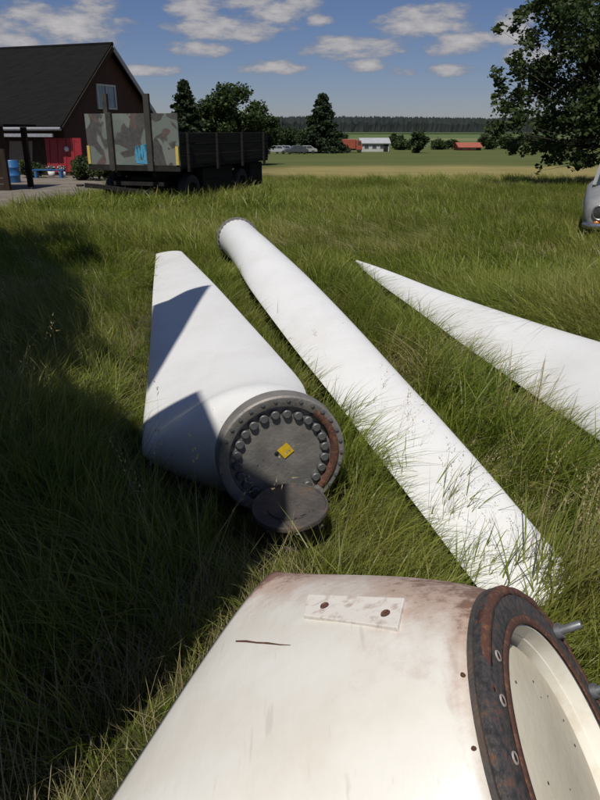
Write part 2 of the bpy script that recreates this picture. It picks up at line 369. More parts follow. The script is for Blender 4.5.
# ---- blade lying left of centre, root disc towards the camera
def build_blade_left():
    ax = Vector((.25, -.968, 0)).normalized()                 # from tip to root
    rc = P(281, 455, .31); R = .305
    t = thing('turbine_blade', (rc.x, rc.y, 0), 'white blade with its dark bolted root disc facing the camera, shadow on its left half', 'turbine blade', 'wind turbine blades lying in the grass')
    side = Vector((ax.y, -ax.x, 0))                           # to the left (-x)
    if side.x > 0: side = -side
    def circ(c, r): return (c + side*r, c - side*r, UP.copy(), r, r, 1.0)
    raw = [circ(rc - ax*.03, R*.97), circ(rc - ax*.12, R*.97)]
    raw.append((P(150, 458, .13), P(310, 405, .36), UP.copy(), .13, .26, .28))
    raw[1] = (raw[1][0].lerp(raw[2][0], .12), raw[1][1], UP.copy(), R, R, .9)
    for (a, za, b, zb, hu, hl, rd) in [((142,440),.12,(302,384),.36,.10,.24,.10), ((147,385),.12,(277,354),.33,.085,.20,.02),
                               ((151,330),.12,(250,324),.29,.075,.16,0), ((153,290),.11,(213,283),.24,.06,.12,0), ((156,254),.10,(182,252),.17,.03,.06,0)]:
        raw.append((P(*a, za), P(*b, zb), UP.copy(), hu, hl, rd))
    st = [raw[0]] + smooth_stations(raw[1:], 7)
    local(t, blade_mesh(st, 'blade_shell', MT['white'], t))
    FOOT.append([st[0][0].xy] + [s[0].xy for s in st[1:]] + [s[1].xy for s in reversed(st)])
    M = ring_frame(rc, ax)
    mb = MB(); mb.lathe([(.0,.0),(.252,.0)], 64, M, False); local(t, mb.build('root_plate', MT['steel'], t))
    mb = MB(); mb.lathe([(.253,-.01),(.253,.022),(.258,.026),(.300,.026),(.308,.018),(.308,-.055),(.29,-.055)], 72, M); o = local(t, mb.build('root_flange', MT['steel'], t, auto=40))
    # rusty sector on the right of the flange
    mb = MB(); mb.lathe([(.243,.003),(.247,.0285),(.279,.0285),(.281,.02)], 26, M, True, -.75, .95); local(t, mb.build('rust_patch', MT['rust'], t))
    # ring of domed bolt caps
    proto = None; rb = .214
    for k in range(24):
        a = 2*math.pi*(k+.5)/24
        if proto is None:
            mb = MB(); mb.lathe([(.0,.021),(.017,.021),(.0205,.017),(.0205,.004),(.024,.004),(.024,.0)], 16)
            o = mb.build('bolt_cap', MT['bolt'], t, auto=35); proto = o
        else:
            o = proto.copy(); COL.objects.link(o); o.parent = t
        loc = M @ Vector((rb*math.cos(a), rb*math.sin(a), 0)); o.matrix_local = Matrix.Translation(loc - t.location) @ M.to_3x3().to_4x4()
    # hexagonal nuts around the outer flange
    proto = None
    for k in range(30):
        a = 2*math.pi*k/30
        if proto is None:
            mb = MB(); mb.lathe([(.0,.008),(.0095,.008),(.0095,.0)], 6, None, False); o = mb.build('nut', MT['zinc'], t); proto = o
        else:
            o = proto.copy(); COL.objects.link(o); o.parent = t
        loc = M @ Vector((.290*math.cos(a), .290*math.sin(a), .026)); o.matrix_local = Matrix.Translation(loc - t.location) @ M.to_3x3().to_4x4()
    # sticker, hole
    mb = MB(); S = M @ Matrix.Translation((.022, .022, .003)) @ Matrix.Rotation(rad(38), 4, 'Z')
    mb.box((-.029,-.029,0), (.029,.029,.002), S); local(t, mb.build('sticker', MT['yellow'], t))
    mb = MB(); mb.lathe([(0,.003),(.008,.003),(.0105,.001)], 16, M @ Matrix.Translation((-.022,.010,.001))); local(t, mb.build('centre_hole', MT['hole'], t))
    return t, M
blade_left, M_ROOT = build_blade_left()

# ---- long blade in the middle, root far away, tip close
def build_blade_middle():
    rc = Vector((-.89, 10.2, .29)); tip = Vector((.92, 2.2, .09))
    ax = (rc - tip); ax.z = 0; ax.normalize()
    t = thing('turbine_blade', (rc.x, rc.y, 0), 'longest white blade crossing the middle, bolted root ring far off and tip near the stub', 'turbine blade', 'wind turbine blades lying in the grass')
    side = Vector((-ax.y, ax.x, 0)); 
    if side.x > 0: side = -side
    R = .27
    def circ(c, r): return (c + side*r, c - side*r, UP.copy(), r, r, 1.0)
    raw = [circ(rc, R), circ(rc - ax*.45, R*.98)]; tilt = rad(12)
    for y, w, zc, hu, hl, rd in ((9.1,.535,.285,.235,.235,.75), (8.4,.56,.275,.19,.19,.40), (7.4,.60,.255,.145,.15,.10), (6.4,.585,.235,.118,.125,0), (5.3,.545,.205,.098,.105,0), (4.4,.49,.18,.082,.088,0),
                                 (3.65,.455,.155,.07,.074,0), (3.03,.42,.13,.058,.06,0), (2.75,.40,.115,.05,.052,0), (2.5,.385,.10,.042,.044,0), (2.30,.36,.088,.034,.036,0), (2.2,.30,.08,.018,.02,0)):
        c = Vector((-.89 + .2262*(10.2-y), y, zc)); hv = (side*math.cos(tilt) - UP*math.sin(tilt))*(w*.985/2)
        raw.append((c + hv, c - hv, UP.copy(), hu, hl, rd))
    st = smooth_stations(raw, 6)
    local(t, blade_mesh(st, 'blade_shell', MT['white'], t))
    FOOT.append([s[0].xy for s in st] + [s[1].xy for s in reversed(st)])
    M = ring_frame(rc, ax)
    mb = MB(); mb.lathe([(.2,-.05),(.2,.05),(.30,.05),(.30,.0),(.268,-.004)], 56, M, True); local(t, mb.build('root_flange', MT['steel'], t, auto=40))
    proto = None
    for k in range(28):
        a = 2*math.pi*k/28
        if proto is None:
            mb = MB(); mb.lathe([(.0,-.04),(.010,-.04),(.010,.085),(.0,.085)], 8, None, False); o = mb.build('stud', MT['zinc'], t); proto = o
        else: o = proto.copy(); COL.objects.link(o); o.parent = t
        loc = M @ Vector((.284*math.cos(a), .284*math.sin(a), 0)); o.matrix_local = Matrix.Translation(loc - t.location) @ M.to_3x3().to_4x4()
build_blade_middle()

# ---- blade on the right: tip far, root out of frame beside the camera
def build_blade_right():
    t0 = P(357, 262, .15)
    t = thing('turbine_blade', (t0.x, t0.y, 0), 'white blade with its tip in the grass, running out of the right edge', 'turbine blade', 'wind turbine blades lying in the grass')
    low = [((357,264),.11),((375,280),.10),((410,305.5),.10),((450,335),.10),((500,371),.11),((535,396),.11),((566,418),.12),((604,444),.13),((660,482),.15)]
    upp = [((357,260),.16),((393,273),.19),((436,290),.23),((478,305),.27),((530,322.5),.31),((568,335),.34),((604,347),.37),((650,362),.41),((740,391),.47)]
    A = [P(*p, z) for p, z in low]; B = [P(*p, z) for p, z in upp]
    raw = []
    for i, (a, b) in enumerate(zip(A, B)):
        f = i / (len(A)-1); raw.append((a, b, Vector((-.45, -.15, 1)).normalized(), .03 + .13*f, .03+.12*f, .0 + .35*max(0, f-.6)))
    ax = (B[-1] - B[-3]); ax.z = 0; ax.normalize()
    # out of frame: on towards the root
    mid = (A[-1] + B[-1])/2; axm = (mid - (A[-4]+B[-4])/2); axm.z = 0; axm.normalize(); side = Vector((axm.y, -axm.x, 0))
    if side.x > 0: side = -side
    rc = mid + axm*2.3; rc.z = .32
    raw.append((rc - axm*.8 + side*.30, rc - axm*.8 - side*.30, UP.copy(), .28, .28, .9))
    raw.append((rc + side*.30, rc - side*.30, UP.copy(), .30, .30, 1.0))
    st = smooth_stations(raw, 6)
    local(t, blade_mesh(st, 'blade_shell', MT['white'], t))
    FOOT.append([s[0].xy for s in st] + [s[1].xy for s in reversed(st)])
    M = ring_frame(rc, axm)
    mb = MB(); mb.lathe([(0,-.02),(.24,-.02),(.24,.04),(.32,.04),(.32,-.04),(.295,-.045)], 56, M, True); local(t, mb.build('root_flange', MT['steel'], t, auto=40))
build_blade_right()

# ---- blade root stub in the foreground, flange propped up to the right
def stub_material():
    m = bpy.data.materials.new('stained_gelcoat'); m.use_nodes = True; nt = m.node_tree; bs = nt.nodes['Principled BSDF']; L = nt.links.new
    at = _n(nt, 'ShaderNodeAttribute'); at.attribute_name = 'stain'
    tc = _n(nt, 'ShaderNodeTexCoord')
    def noise(s, d=6, r=.65, st=(1,1,1)):
        mp = _n(nt, 'ShaderNodeMapping'); mp.inputs['Scale'].default_value = st; L(tc.outputs['Object'], mp.inputs[0])
        n = _n(nt, 'ShaderNodeTexNoise'); n.inputs['Scale'].default_value = s; n.inputs['Detail'].default_value = d; n.inputs['Roughness'].default_value = r; L(mp.outputs[0], n.inputs['Vector']); return n.outputs[0]
    def mm(op, a, b=None):
        n = _n(nt, 'ShaderNodeMath'); n.operation = op
        for i, v in enumerate((a, b)):
            if v is None: continue
            if isinstance(v, (int, float)): n.inputs[i].default_value = v
            else: L(v, n.inputs[i])
        return n.outputs[0]
    def step(v, lo, hi):
        n = _n(nt, 'ShaderNodeMapRange'); n.interpolation_type = 'SMOOTHSTEP'; L(v, n.inputs[0]); n.inputs[1].default_value = lo; n.inputs[2].default_value = hi; return n.outputs[0]
    def mixc(f, a, b):
        n = _n(nt, 'ShaderNodeMix'); n.data_type = 'RGBA'; L(f, n.inputs[0])
        for i, v in ((6, a), (7, b)):
            if isinstance(v, tuple): n.inputs[i].default_value = (*v, 1)
            else: L(v, n.inputs[i])
        return n.outputs[2]
    base = mixc(step(noise(3), .35, .7), (.77,.75,.69), (.70,.66,.58))
    s = mm('ADD', at.outputs['Fac'], mm('MULTIPLY', mm('SUBTRACT', noise(9, 12, .78), .5), 1.3))
    base = mixc(mm('MULTIPLY', step(s, .18, .80), .78), base, (.44,.29,.22))
    s2 = mm('ADD', at.outputs['Fac'], mm('MULTIPLY', mm('SUBTRACT', noise(24, 12, .8), .5), 2.2))
    base = mixc(mm('MULTIPLY', step(s2, .72, 1.15), .85), base, (.17,.085,.055))
    # faint scratches and grime streaks
    sc_ = noise(26, 3, .5, (1, .12, .6)); base = mixc(mm('MULTIPLY', step(sc_, .66, .72), .22), base, (.35,.27,.20))
    L(base, bs.inputs['Base Color']); 
    r = _n(nt, 'ShaderNodeMapRange'); L(s, r.inputs[0]); r.inputs[1].default_value = .2; r.inputs[2].default_value = .8; r.inputs[3].default_value = .30; r.inputs[4].default_value = .75; L(r.outputs[0], bs.inputs['Roughness'])
    b = _n(nt, 'ShaderNodeBump'); b.inputs['Strength'].default_value = .25; b.inputs['Distance'].default_value = .004
    L(noise(35, 5, .6, (1, .3, 1)), b.inputs['Height']); L(b.outputs[0], bs.inputs['Normal'])
    return m
MT['cream'] = mat('cream_bulkhead', (.66,.60,.47), (.56,.48,.35), scale=5, rough=.6, bump=.1, bscale=40, lo=.4, hi=.75)
MT['collar'] = mat('white_collar', (.78,.75,.66), (.60,.52,.38), scale=12, rough=.55, lo=.45, hi=.8)
MT['flange_dark'] = mat('tarry_flange_face', (.035,.034,.036), (.17,.085,.055), scale=55, rough=.6, bump=.22, bscale=140, c3=(.075,.068,.066), lo=.36, hi=.7, metal=.25)
MT['patch'] = mat('patch_plate_gelcoat', (.74,.70,.64), (.36,.24,.18), scale=26, rough=.65, bump=.06, bscale=90, lo=.50, hi=.74, detail=12)
def build_stub():
    s = 1.14
    R = .4 * s; N = Vector((.802, -.224, .554)).normalized()
    cf = Vector((0, 0, CAM_H)) + Vector((.522, 1.0, 0.544 - 1.75)) * s + N*.045
    M = ring_frame(cf, N)                       # local x: near-ish, y: up, z: out of the opening
    farv = Vector((.26, .96, 0)).normalized(); upv = N.cross(farv); 
    if upv.z < 0: upv = -upv
    p1 = P(278, 572, .42); p2 = P(143, 800, .20); p3 = p1 + (p2 - p1) * 1.95; p3.z = max(p3.z, .05)
    t = thing('blade_root_stub', (cf.x - .4, cf.y, 0), 'big stained white blade root stub in the foreground with rusty open flange', 'blade root')
    n = 64; rows = 22; vs = []; fs = []; stain = []
    B0 = cf - N*.040
    e_mid = (p1 + p3)/2; e_half = (p1 - p3)/2; e_n = e_half.normalized().cross(-N); 
    e_n = (upv - e_half.normalized()*upv.dot(e_half.normalized())).normalized()
    for i in range(rows+1):
        f = i/rows
        for k in range(n):
            a = 2*math.pi*k/n; ca, sa = math.cos(a), math.sin(a)
            A = B0 + (farv*ca + upv*sa)*(R*.985)
            # left end: flat rounded section
            sx = math.copysign(abs(ca)**.6, ca)
            E_ = e_mid + e_half*sx + e_n*((.06*sa) if sa > 0 else (.30*sa))
            A2 = A - N*.42                         # keeps going straight for a little behind the flange
            g = f*f*(3-2*f)*.45 + f*.55
            p = A.lerp(E_, g); p += e_n*.05*math.sin(math.pi*f)*max(0, sa) + (e_n*.5 + farv)*(.21*f*(1-f)**1.6*max(0, ca)**1.2*(1 if sa > 0 else max(0, 1+sa*1.5)))
            if p.z < .015: p.z = .015
            vs.append(p)
            aa = math.degrees(a if a < math.pi else a - 2*math.pi); a_s = 58 + (14-58)*f
            w = 1.0 if aa < a_s + 4 else math.exp(-((aa-a_s-4)/34.0)**2)
            w *= .80 + .22*math.sin(f*9)
            if f > .93: w += .55*max(0, 1-abs(aa-20)/45.0)
            if f < .05: w += .3
            if aa < -40: w = .25
            stain.append(w)
    for i in range(rows):
        for k in range(n): fs.append((i*n+k, i*n+(k+1) % n, (i+1)*n+(k+1) % n, (i+1)*n+k))
    mb = MB(); mb.add(vs, fs, True); o = mb.build('shell', stub_material(), t); local(t, o)
    at = o.data.attributes.new('stain', 'FLOAT', 'POINT'); at.data.foreach_set('value', np.array(stain, dtype=np.float32))
    sol = o.modifiers.new('thickness', 'SOLIDIFY'); sol.thickness = .03; sol.offset = -1
    FOOT.append([Vector(vs[rows*n + k][:2]) for k in range(0, n, 2)]); FOOT.append([Vector(vs[i*n + k][:2]) for i in (0,) for k in range(0, n, 2)])
    hull = [p1.xy, p3.xy, (cf - farv*R).xy, (cf + N*.1).xy, (cf + farv*R).xy]; FOOT.append(hull); global STUB_I; STUB_I = len(FOOT)-1
    # flange ring with its parts
    ro, ri = R, R*.79
    mb = MB(); mb.lathe([(ri,-.10),(ri,-.004),(ri+.006,0),(ro-.012,0),(ro,-.010),(ro,-.026),(ro*.992,-.028)], 96, M, True); fl = local(t, mb.build('flange_ring', MT['flange_dark'], t, auto=45))
    mb = MB(); mb.lathe([(ro*.992,-.028),(ro*1.004,-.029),(ro*1.004,-.040),(ro*.985,-.043)], 96, M, True); local(t, mb.build('edge_band', MT['rust_steel'], t, auto=45))
    mb = MB(); mb.lathe([(ro*.945,.0015),(ro*.95,.005),(ro*.985,.005),(ro*1.003,-.004),(ro*1.004,-.018),(ro*.99,-.018)], 80, M, True, rad(-70), rad(128)); cr_ = local(t, mb.build('rust_crust', MT['rust'], t))
    for v in cr_.data.vertices:              # let the crust thin out unevenly towards its ends
        p = M.inverted() @ v.co; a = math.degrees(math.atan2(p.y, p.x)); k_ = min(1, max(0, (a+70)/25), max(0, (128-a)/40)); k_ *= .75 + .25*math.sin(a*.35)*math.sin(a*.13+1)
        q = math.hypot(p.x, p.y); f_ = 1 - (1-k_)*.018*(1 if q > ro*.95 else 0); v.co = M @ Vector((p.x*f_, p.y*f_, p.z - .008*(1-k_)))
    mb = MB(); mb.lathe([(ri*.995,-.0),(ri*1.0,.004),(ri*1.045,.004),(ri*1.055,.001)], 96, M, True); local(t, mb.build('rust_lip', MT['rust'], t))
    mb = MB(); mb.lathe([(ri*.998,-.006),(ri*.988,-.006),(ri*.982,-.045),(ri*.975,-.047),(ri*.97,-.15)], 96, M, True); local(t, mb.build('collar', MT['collar'], t, auto=45))
    mb = MB(); mb.lathe([(0,-.066),(ri*.92,-.066),(ri*.935,-.070),(ri*.935,-.13)], 72, M, True); bk = local(t, mb.build('bulkhead', MT['cream'], t, auto=45))
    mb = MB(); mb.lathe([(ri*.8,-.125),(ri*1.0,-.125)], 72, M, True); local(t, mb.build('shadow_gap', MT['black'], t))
    rr = random.Random(3); mb = MB()
    for k in range(26):
        a = rr.uniform(0, 6.28); q = ri*.84*math.sqrt(rr.random()); mb.lathe([(0,-.0635),(rr.uniform(.002,.0045),-.0645)], 7, M @ Matrix.Translation((q*math.cos(a), q*math.sin(a), 0)))
    o = local(t, mb.build('speck', MT['hole'], t)); o['kind'] = 'stuff'
    # bolt holes with pale washers
    washer = mat('pale_washer', (.42,.40,.38), (.20,.13,.09), scale=40, rough=.6); pw = ph = None
    for k in range(24):
        a = 2*math.pi*(k+.3)/24
        if a < rad(92) or a > rad(305): continue
        loc = M @ Vector((ro*.885*math.cos(a), ro*.885*math.sin(a), .001)); ML = Matrix.Translation(loc - t.location) @ M.to_3x3().to_4x4()
        if pw is None:
            mb = MB(); mb.lathe([(.008,.0),(.0085,.003),(.0115,.003),(.0125,.0)], 18); pw = mb.build('bolt_hole', washer, t)
            mb = MB(); mb.lathe([(0,.0015),(.0082,.0015)], 14); ph = mb.build('hole', MT['hole'], pw); o = pw
        else:
            o = pw.copy(); COL.objects.link(o); o.parent = t; h = ph.copy(); COL.objects.link(h); h.parent = o
        o.matrix_local = ML
    # small bolts in the shell just behind the flange, at the near side
    pb = None
    for k in range(5):
        a = rad(104 + k*13 + (k*k) % 3*5); loc = M @ Vector((ro*1.003*math.cos(a), ro*1.003*math.sin(a), -.052))
        nrm = (M.to_3x3() @ Vector((math.cos(a), math.sin(a), 0)))
        if pb is None:
            mb = MB(); mb.lathe([(0,.004),(.003,.0035),(.0045,.0),(.0045,-.01)], 8); pb = mb.build('rivet', MT['rust'], t); o = pb
        else: o = pb.copy(); COL.objects.link(o); o.parent = t
        o.matrix_local = Matrix.Translation(loc - t.location) @ nrm.to_track_quat('Z', 'Y').to_matrix().to_4x4()
    # studs sticking out on the far side of the flange
    sp = None
    for px, py in ((537,645),(571,703)):
        best = min((a for a in np.linspace(-2.2, 2.6, 400)), key=lambda a: (lambda q: (q[0]-px)**2 + (q[1]-py)**2)(proj(M @ Vector((ro*.95*math.cos(a), ro*.95*math.sin(a), 0)))))
        loc = M @ Vector((ro*.95*math.cos(best), ro*.95*math.sin(best), 0))
        if sp is None:
            mb = MB(); mb.lathe([(.0,.070),(.010,.070),(.0115,.067),(.0115,.016),(.021,.016),(.021,.0),(.0115,.0),(.0115,-.01)], 14); sp = mb.build('stud', MT['zinc'], t, auto=40); o = sp
        else: o = sp.copy(); COL.objects.link(o); o.parent = t
        o.matrix_local = Matrix.Translation(loc - t.location) @ M.to_3x3().to_4x4()
    return t, vs, n, rows, M
def proj(p):
    d = p - Vector((0, 0, CAM_H)); z = d.dot(_F); return (300 + FPX*d.x/z, 400 - FPX*d.dot(_U)/z)
stub, SV, SN, SR, M_FL = build_stub()

def stub_hit(px, py):
    """point and normal of the stub's upper surface under a photo pixel"""
    o = Vector((0, 0, CAM_H)); d = ray(px, py).normalized(); best = None
    from mathutils.geometry import intersect_ray_tri
    for i in range(SR):
        for k in range(SN):
            q = [SV[i*SN+k], SV[i*SN+(k+1) % SN], SV[(i+1)*SN+(k+1) % SN], SV[(i+1)*SN+k]]
            for tri in ((q[0], q[1], q[2]), (q[0], q[2], q[3])):
                h = intersect_ray_tri(*tri, d, o)
                if h:
                    dist = (h - o).length
                    if best is None or dist < best[0]:
                        nn = (tri[1]-tri[0]).cross(tri[2]-tri[0]).normalized()
                        if nn.dot(d) > 0: nn = -nn
                        best = (dist, h, nn)
    return best[1:] if best else None

def build_patch():
    q = [stub_hit(*p) for p in ((309,598),(406,602),(399,632),(305,619))]
    if any(x is None for x in q): print('PATCH MISS', q); return
    nn = sum((x[1] for x in q), Vector()).normalized(); c = [x[0] for x in q]
    top = [p + nn*.012 for p in c]; bot = [p - nn*.05 for p in c]
    mb = MB(); mb.add(top + bot, [(0,1,2,3),(0,4,5,1),(1,5,6,2),(2,6,7,3),(3,7,4,0)]); o = mb.build('patch_plate', MT['patch'], stub, bevel=.002); local(stub, o)
    for px, py in ((326,609),(387,617)):
        h = stub_hit(px, py)[0] + nn*.0125
        F = Matrix.Translation(h) @ nn.to_track_quat('Z', 'Y').to_matrix().to_4x4()
        mb = MB(); mb.lathe([(0,.0008),(.0055,.0008),(.0065,.002),(.0095,.0018),(.012,-.001)], 14, F); b = mb.build('bolt_hole', MT['rust'], o); b.matrix_parent_inverse = Matrix.Translation(-stub.location) if False else Matrix.Identity(4)
        b.parent = o
    pts = [stub_hit(*p) for p in ((236,641.5),(246,641.5),(257,643),(268,643.5),(280,645),(291,645.5))]
    if all(pts):
        mb = MB(); vs = []
        for i, (p, n_) in enumerate(pts):
            w = (.003, .004, .003, .0035, .002, .0008)[i]; vs += [p + n_*.0015 + Vector((0, w, 0)), p + n_*.0015 - Vector((0, w, 0))]
        mb.add(vs, [(2*i, 2*i+1, 2*i+3, 2*i+2) for i in range(5)]); local(stub, mb.build('crack', MT['rust'], stub))
build_patch()

# ---- round plate on a short pipe standing in front of the root disc
def build_stand():
    c = P(290, 505, .17)
    t = thing('round_plate_stand', (c.x, c.y, 0), 'rusty round steel plate on a short pipe in front of the bolted root disc', 'plate stand')
    M = Matrix.Translation((0, 0, .165)) @ Matrix.Rotation(rad(7), 4, 'X') @ Matrix.Rotation(rad(-3), 4, 'Y')
    mb = MB(); mb.lathe([(0,.0),(.160,.0),(.163,.006),(.172,.006),(.174,.002),(.174,-.014),(.168,-.018),(.0,-.018)], 56, M); mb.build('round_plate', MT['rust_steel'], t, auto=40)
    mb = MB(); mb.lathe([(.105,-.03),(.105,.16)], 40); mb.build('pipe', MT['rust_steel'], t)
    mb = MB()
    for k in range(8):
        a = k*math.pi/4 + .2; mb.bar((.10*math.cos(a), .10*math.sin(a), .06), (.155*math.cos(a), .155*math.sin(a), .135), .012, .05)
    mb.build('gusset', MT['rust_steel'], t)
    FOOT.append([Vector((c.x + .15*math.cos(a), c.y + .15*math.sin(a))) for a in np.linspace(0, 6.28, 12)])
build_stand()

exec_after = None
# ================================================================== TREES
def leaf_cloud(centers, radii, n, size, rng, squash=.8, droop=.0):
    """n leaf quads spread in the shells of several clumps -> verts, faces (numpy)"""
    centers = np.asarray(centers, float); radii = np.asarray(radii, float)
    w = radii**2; idx = rng.choice(len(centers), n, p=w/w.sum())
    d = rng.normal(size=(n, 3)); d /= np.linalg.norm(d, axis=1)[:, None]
    r = radii[idx] * (rng.random(n) ** .45) * (1 + .25*rng.normal(size=n)*.6)
    p = centers[idx] + d * r[:, None] * np.array([1, 1, squash])
    u = rng.normal(size=(n, 3)); u[:, 2] = u[:, 2]*.5 - droop; u /= np.linalg.norm(u, axis=1)[:, None]
    v = np.cross(u, rng.normal(size=(n, 3))); v /= np.linalg.norm(v, axis=1)[:, None]
    s = size * (.6 + .8*rng.random(n))[:, None]
    a = p - u*s*.5; c = p + u*s*.5; b = p + v*s*.32 + u*s*.05; e = p - v*s*.32 + u*s*.05
    nrm = np.cross(u, v); fold = nrm * s * .12
    V = np.stack([a, b + fold, c, e + fold], 1).reshape(-1, 3)
    F = np.arange(n*4).reshape(n, 4)
    return V, F
def np_mesh(name, V, F, material, parent=None):
    me = bpy.data.meshes.new(name); n = len(F); k = F.shape[1]
    me.vertices.add(len(V)); me.vertices.foreach_set('co', np.asarray(V, np.float32).ravel())
    me.loops.add(n*k); me.loops.foreach_set('vertex_index', F.astype(np.int32).ravel())
    me.polygons.add(n); me.polygons.foreach_set('loop_start', (np.arange(n)*k).astype(np.int32)); me.polygons.foreach_set('loop_total', np.full(n, k, np.int32))
    me.materials.append(material); me.update(); me.validate()
    o = bpy.data.objects.new(name, me); COL.objects.link(o); o.parent = parent; return o

MT['bark'] = mat('bark', (.05,.038,.028), (.11,.085,.06), scale=6, rough=.95, bump=.6, bscale=18, stretch=(1,1,.3))
MT['leaf_dark'] = leaf_mat('dark_leaves', (.022,.040,.012), (.05,.075,.02), .25, .9)
MT['leaf_mid'] = leaf_mat('mid_green_leaves', (.03,.055,.015), (.065,.095,.026), .3, .5)
MT['leaf_maple'] = leaf_mat('maple_leaves', (.028,.050,.014), (.075,.105,.03), .35, .8)
MT['leaf_conifer'] = leaf_mat('conifer_needles', (.016,.030,.013), (.038,.058,.022), .15, .6)
MT['leaf_shrub'] = leaf_mat('shrub_leaves', (.035,.06,.02), (.075,.095,.03), .3, 2)

def broad_tree(name, loc, h, trunk_h, clumps, n, size, material, label, group=None, seed=1, trunk_r=.2, squash=.8, cat='tree', limb=1.0):
    rng = np.random.default_rng(seed)
    t = thing(name, loc, label, cat, group)
    C = np.array([c[:3] for c in clumps], float); R = np.array([c[3] for c in clumps], float)
    mb = MB(); top = Vector((0, 0, h*.8))
    mb.tube([(0,0,-.2),(0.02*h,0,trunk_h*.5),(0,.01*h,trunk_h),(.02*h,-.01*h,h*.6),top], [trunk_r*1.25,trunk_r,trunk_r*.85,trunk_r*.45,trunk_r*.12], 10)
    for c, r in zip(C, R):
        c = Vector(c); b = Vector((0, 0, min(max(trunk_h*.8, c.z*.55), h*.65))); m1 = b.lerp(c, .5) + Vector((0, 0, -.06*h*.5))
        mb.tube([b, m1, c, c + (c-b).normalized()*r*.6], [trunk_r*.38*limb, trunk_r*.22*limb, trunk_r*.1*limb, .008], 5, False)
    mb.build('trunk', MT['bark'], t)
    V, F = leaf_cloud(C, R, n, size, rng, squash)
    np_mesh('crown', V, F, material, t)
    return t
def sphere_clumps(h, r, zc, n, rng, rr, squash=.8):
    out = []
    for _ in range(n):
        d = rng.normal(size=3); d /= np.linalg.norm(d); q = r * rng.random()**.4
        out.append((d[0]*q, d[1]*q, zc + d[2]*q*squash, rr*rng.uniform(.7, 1.25)))
    return out
def conifer(name, loc, h, r, n, size, label, group=None, seed=1, base=.04):
    rng = np.random.default_rng(seed); t = thing(name, loc, label, 'tree', group)
    mb = MB(); mb.tube([(0,0,-.2),(0,0,h*.5),(0,0,h*.97)], [r*.09, r*.06, .02], 8)
    C = []; R = []
    for i in range(110):
        f = base + (1-base)*(i/110)**1.0; rad_ = r*(1-f)**.85*rng.uniform(.6, 1.05) * min(1, .75 + f*3); a = rng.uniform(0, 6.28)
        tip = Vector((rad_*math.cos(a), rad_*math.sin(a), h*f - rad_*.12)); mb.tube([(0,0,h*f), tip*.6 + Vector((0,0,h*f*.4)), tip], [r*.02, r*.012, .01], 4, False)
        for q in (.35, .65, .9):
            C.append((rad_*q*math.cos(a), rad_*q*math.sin(a), h*f - rad_*.12*q)); R.append(max(.12*r, rad_*.34*(1.15-q*.5)))
    mb.build('trunk', MT['bark'], t)
    V, F = leaf_cloud(C, R, n, size, rng, .6, .3); np_mesh('crown', V, F, MT['leaf_conifer'], t); return t

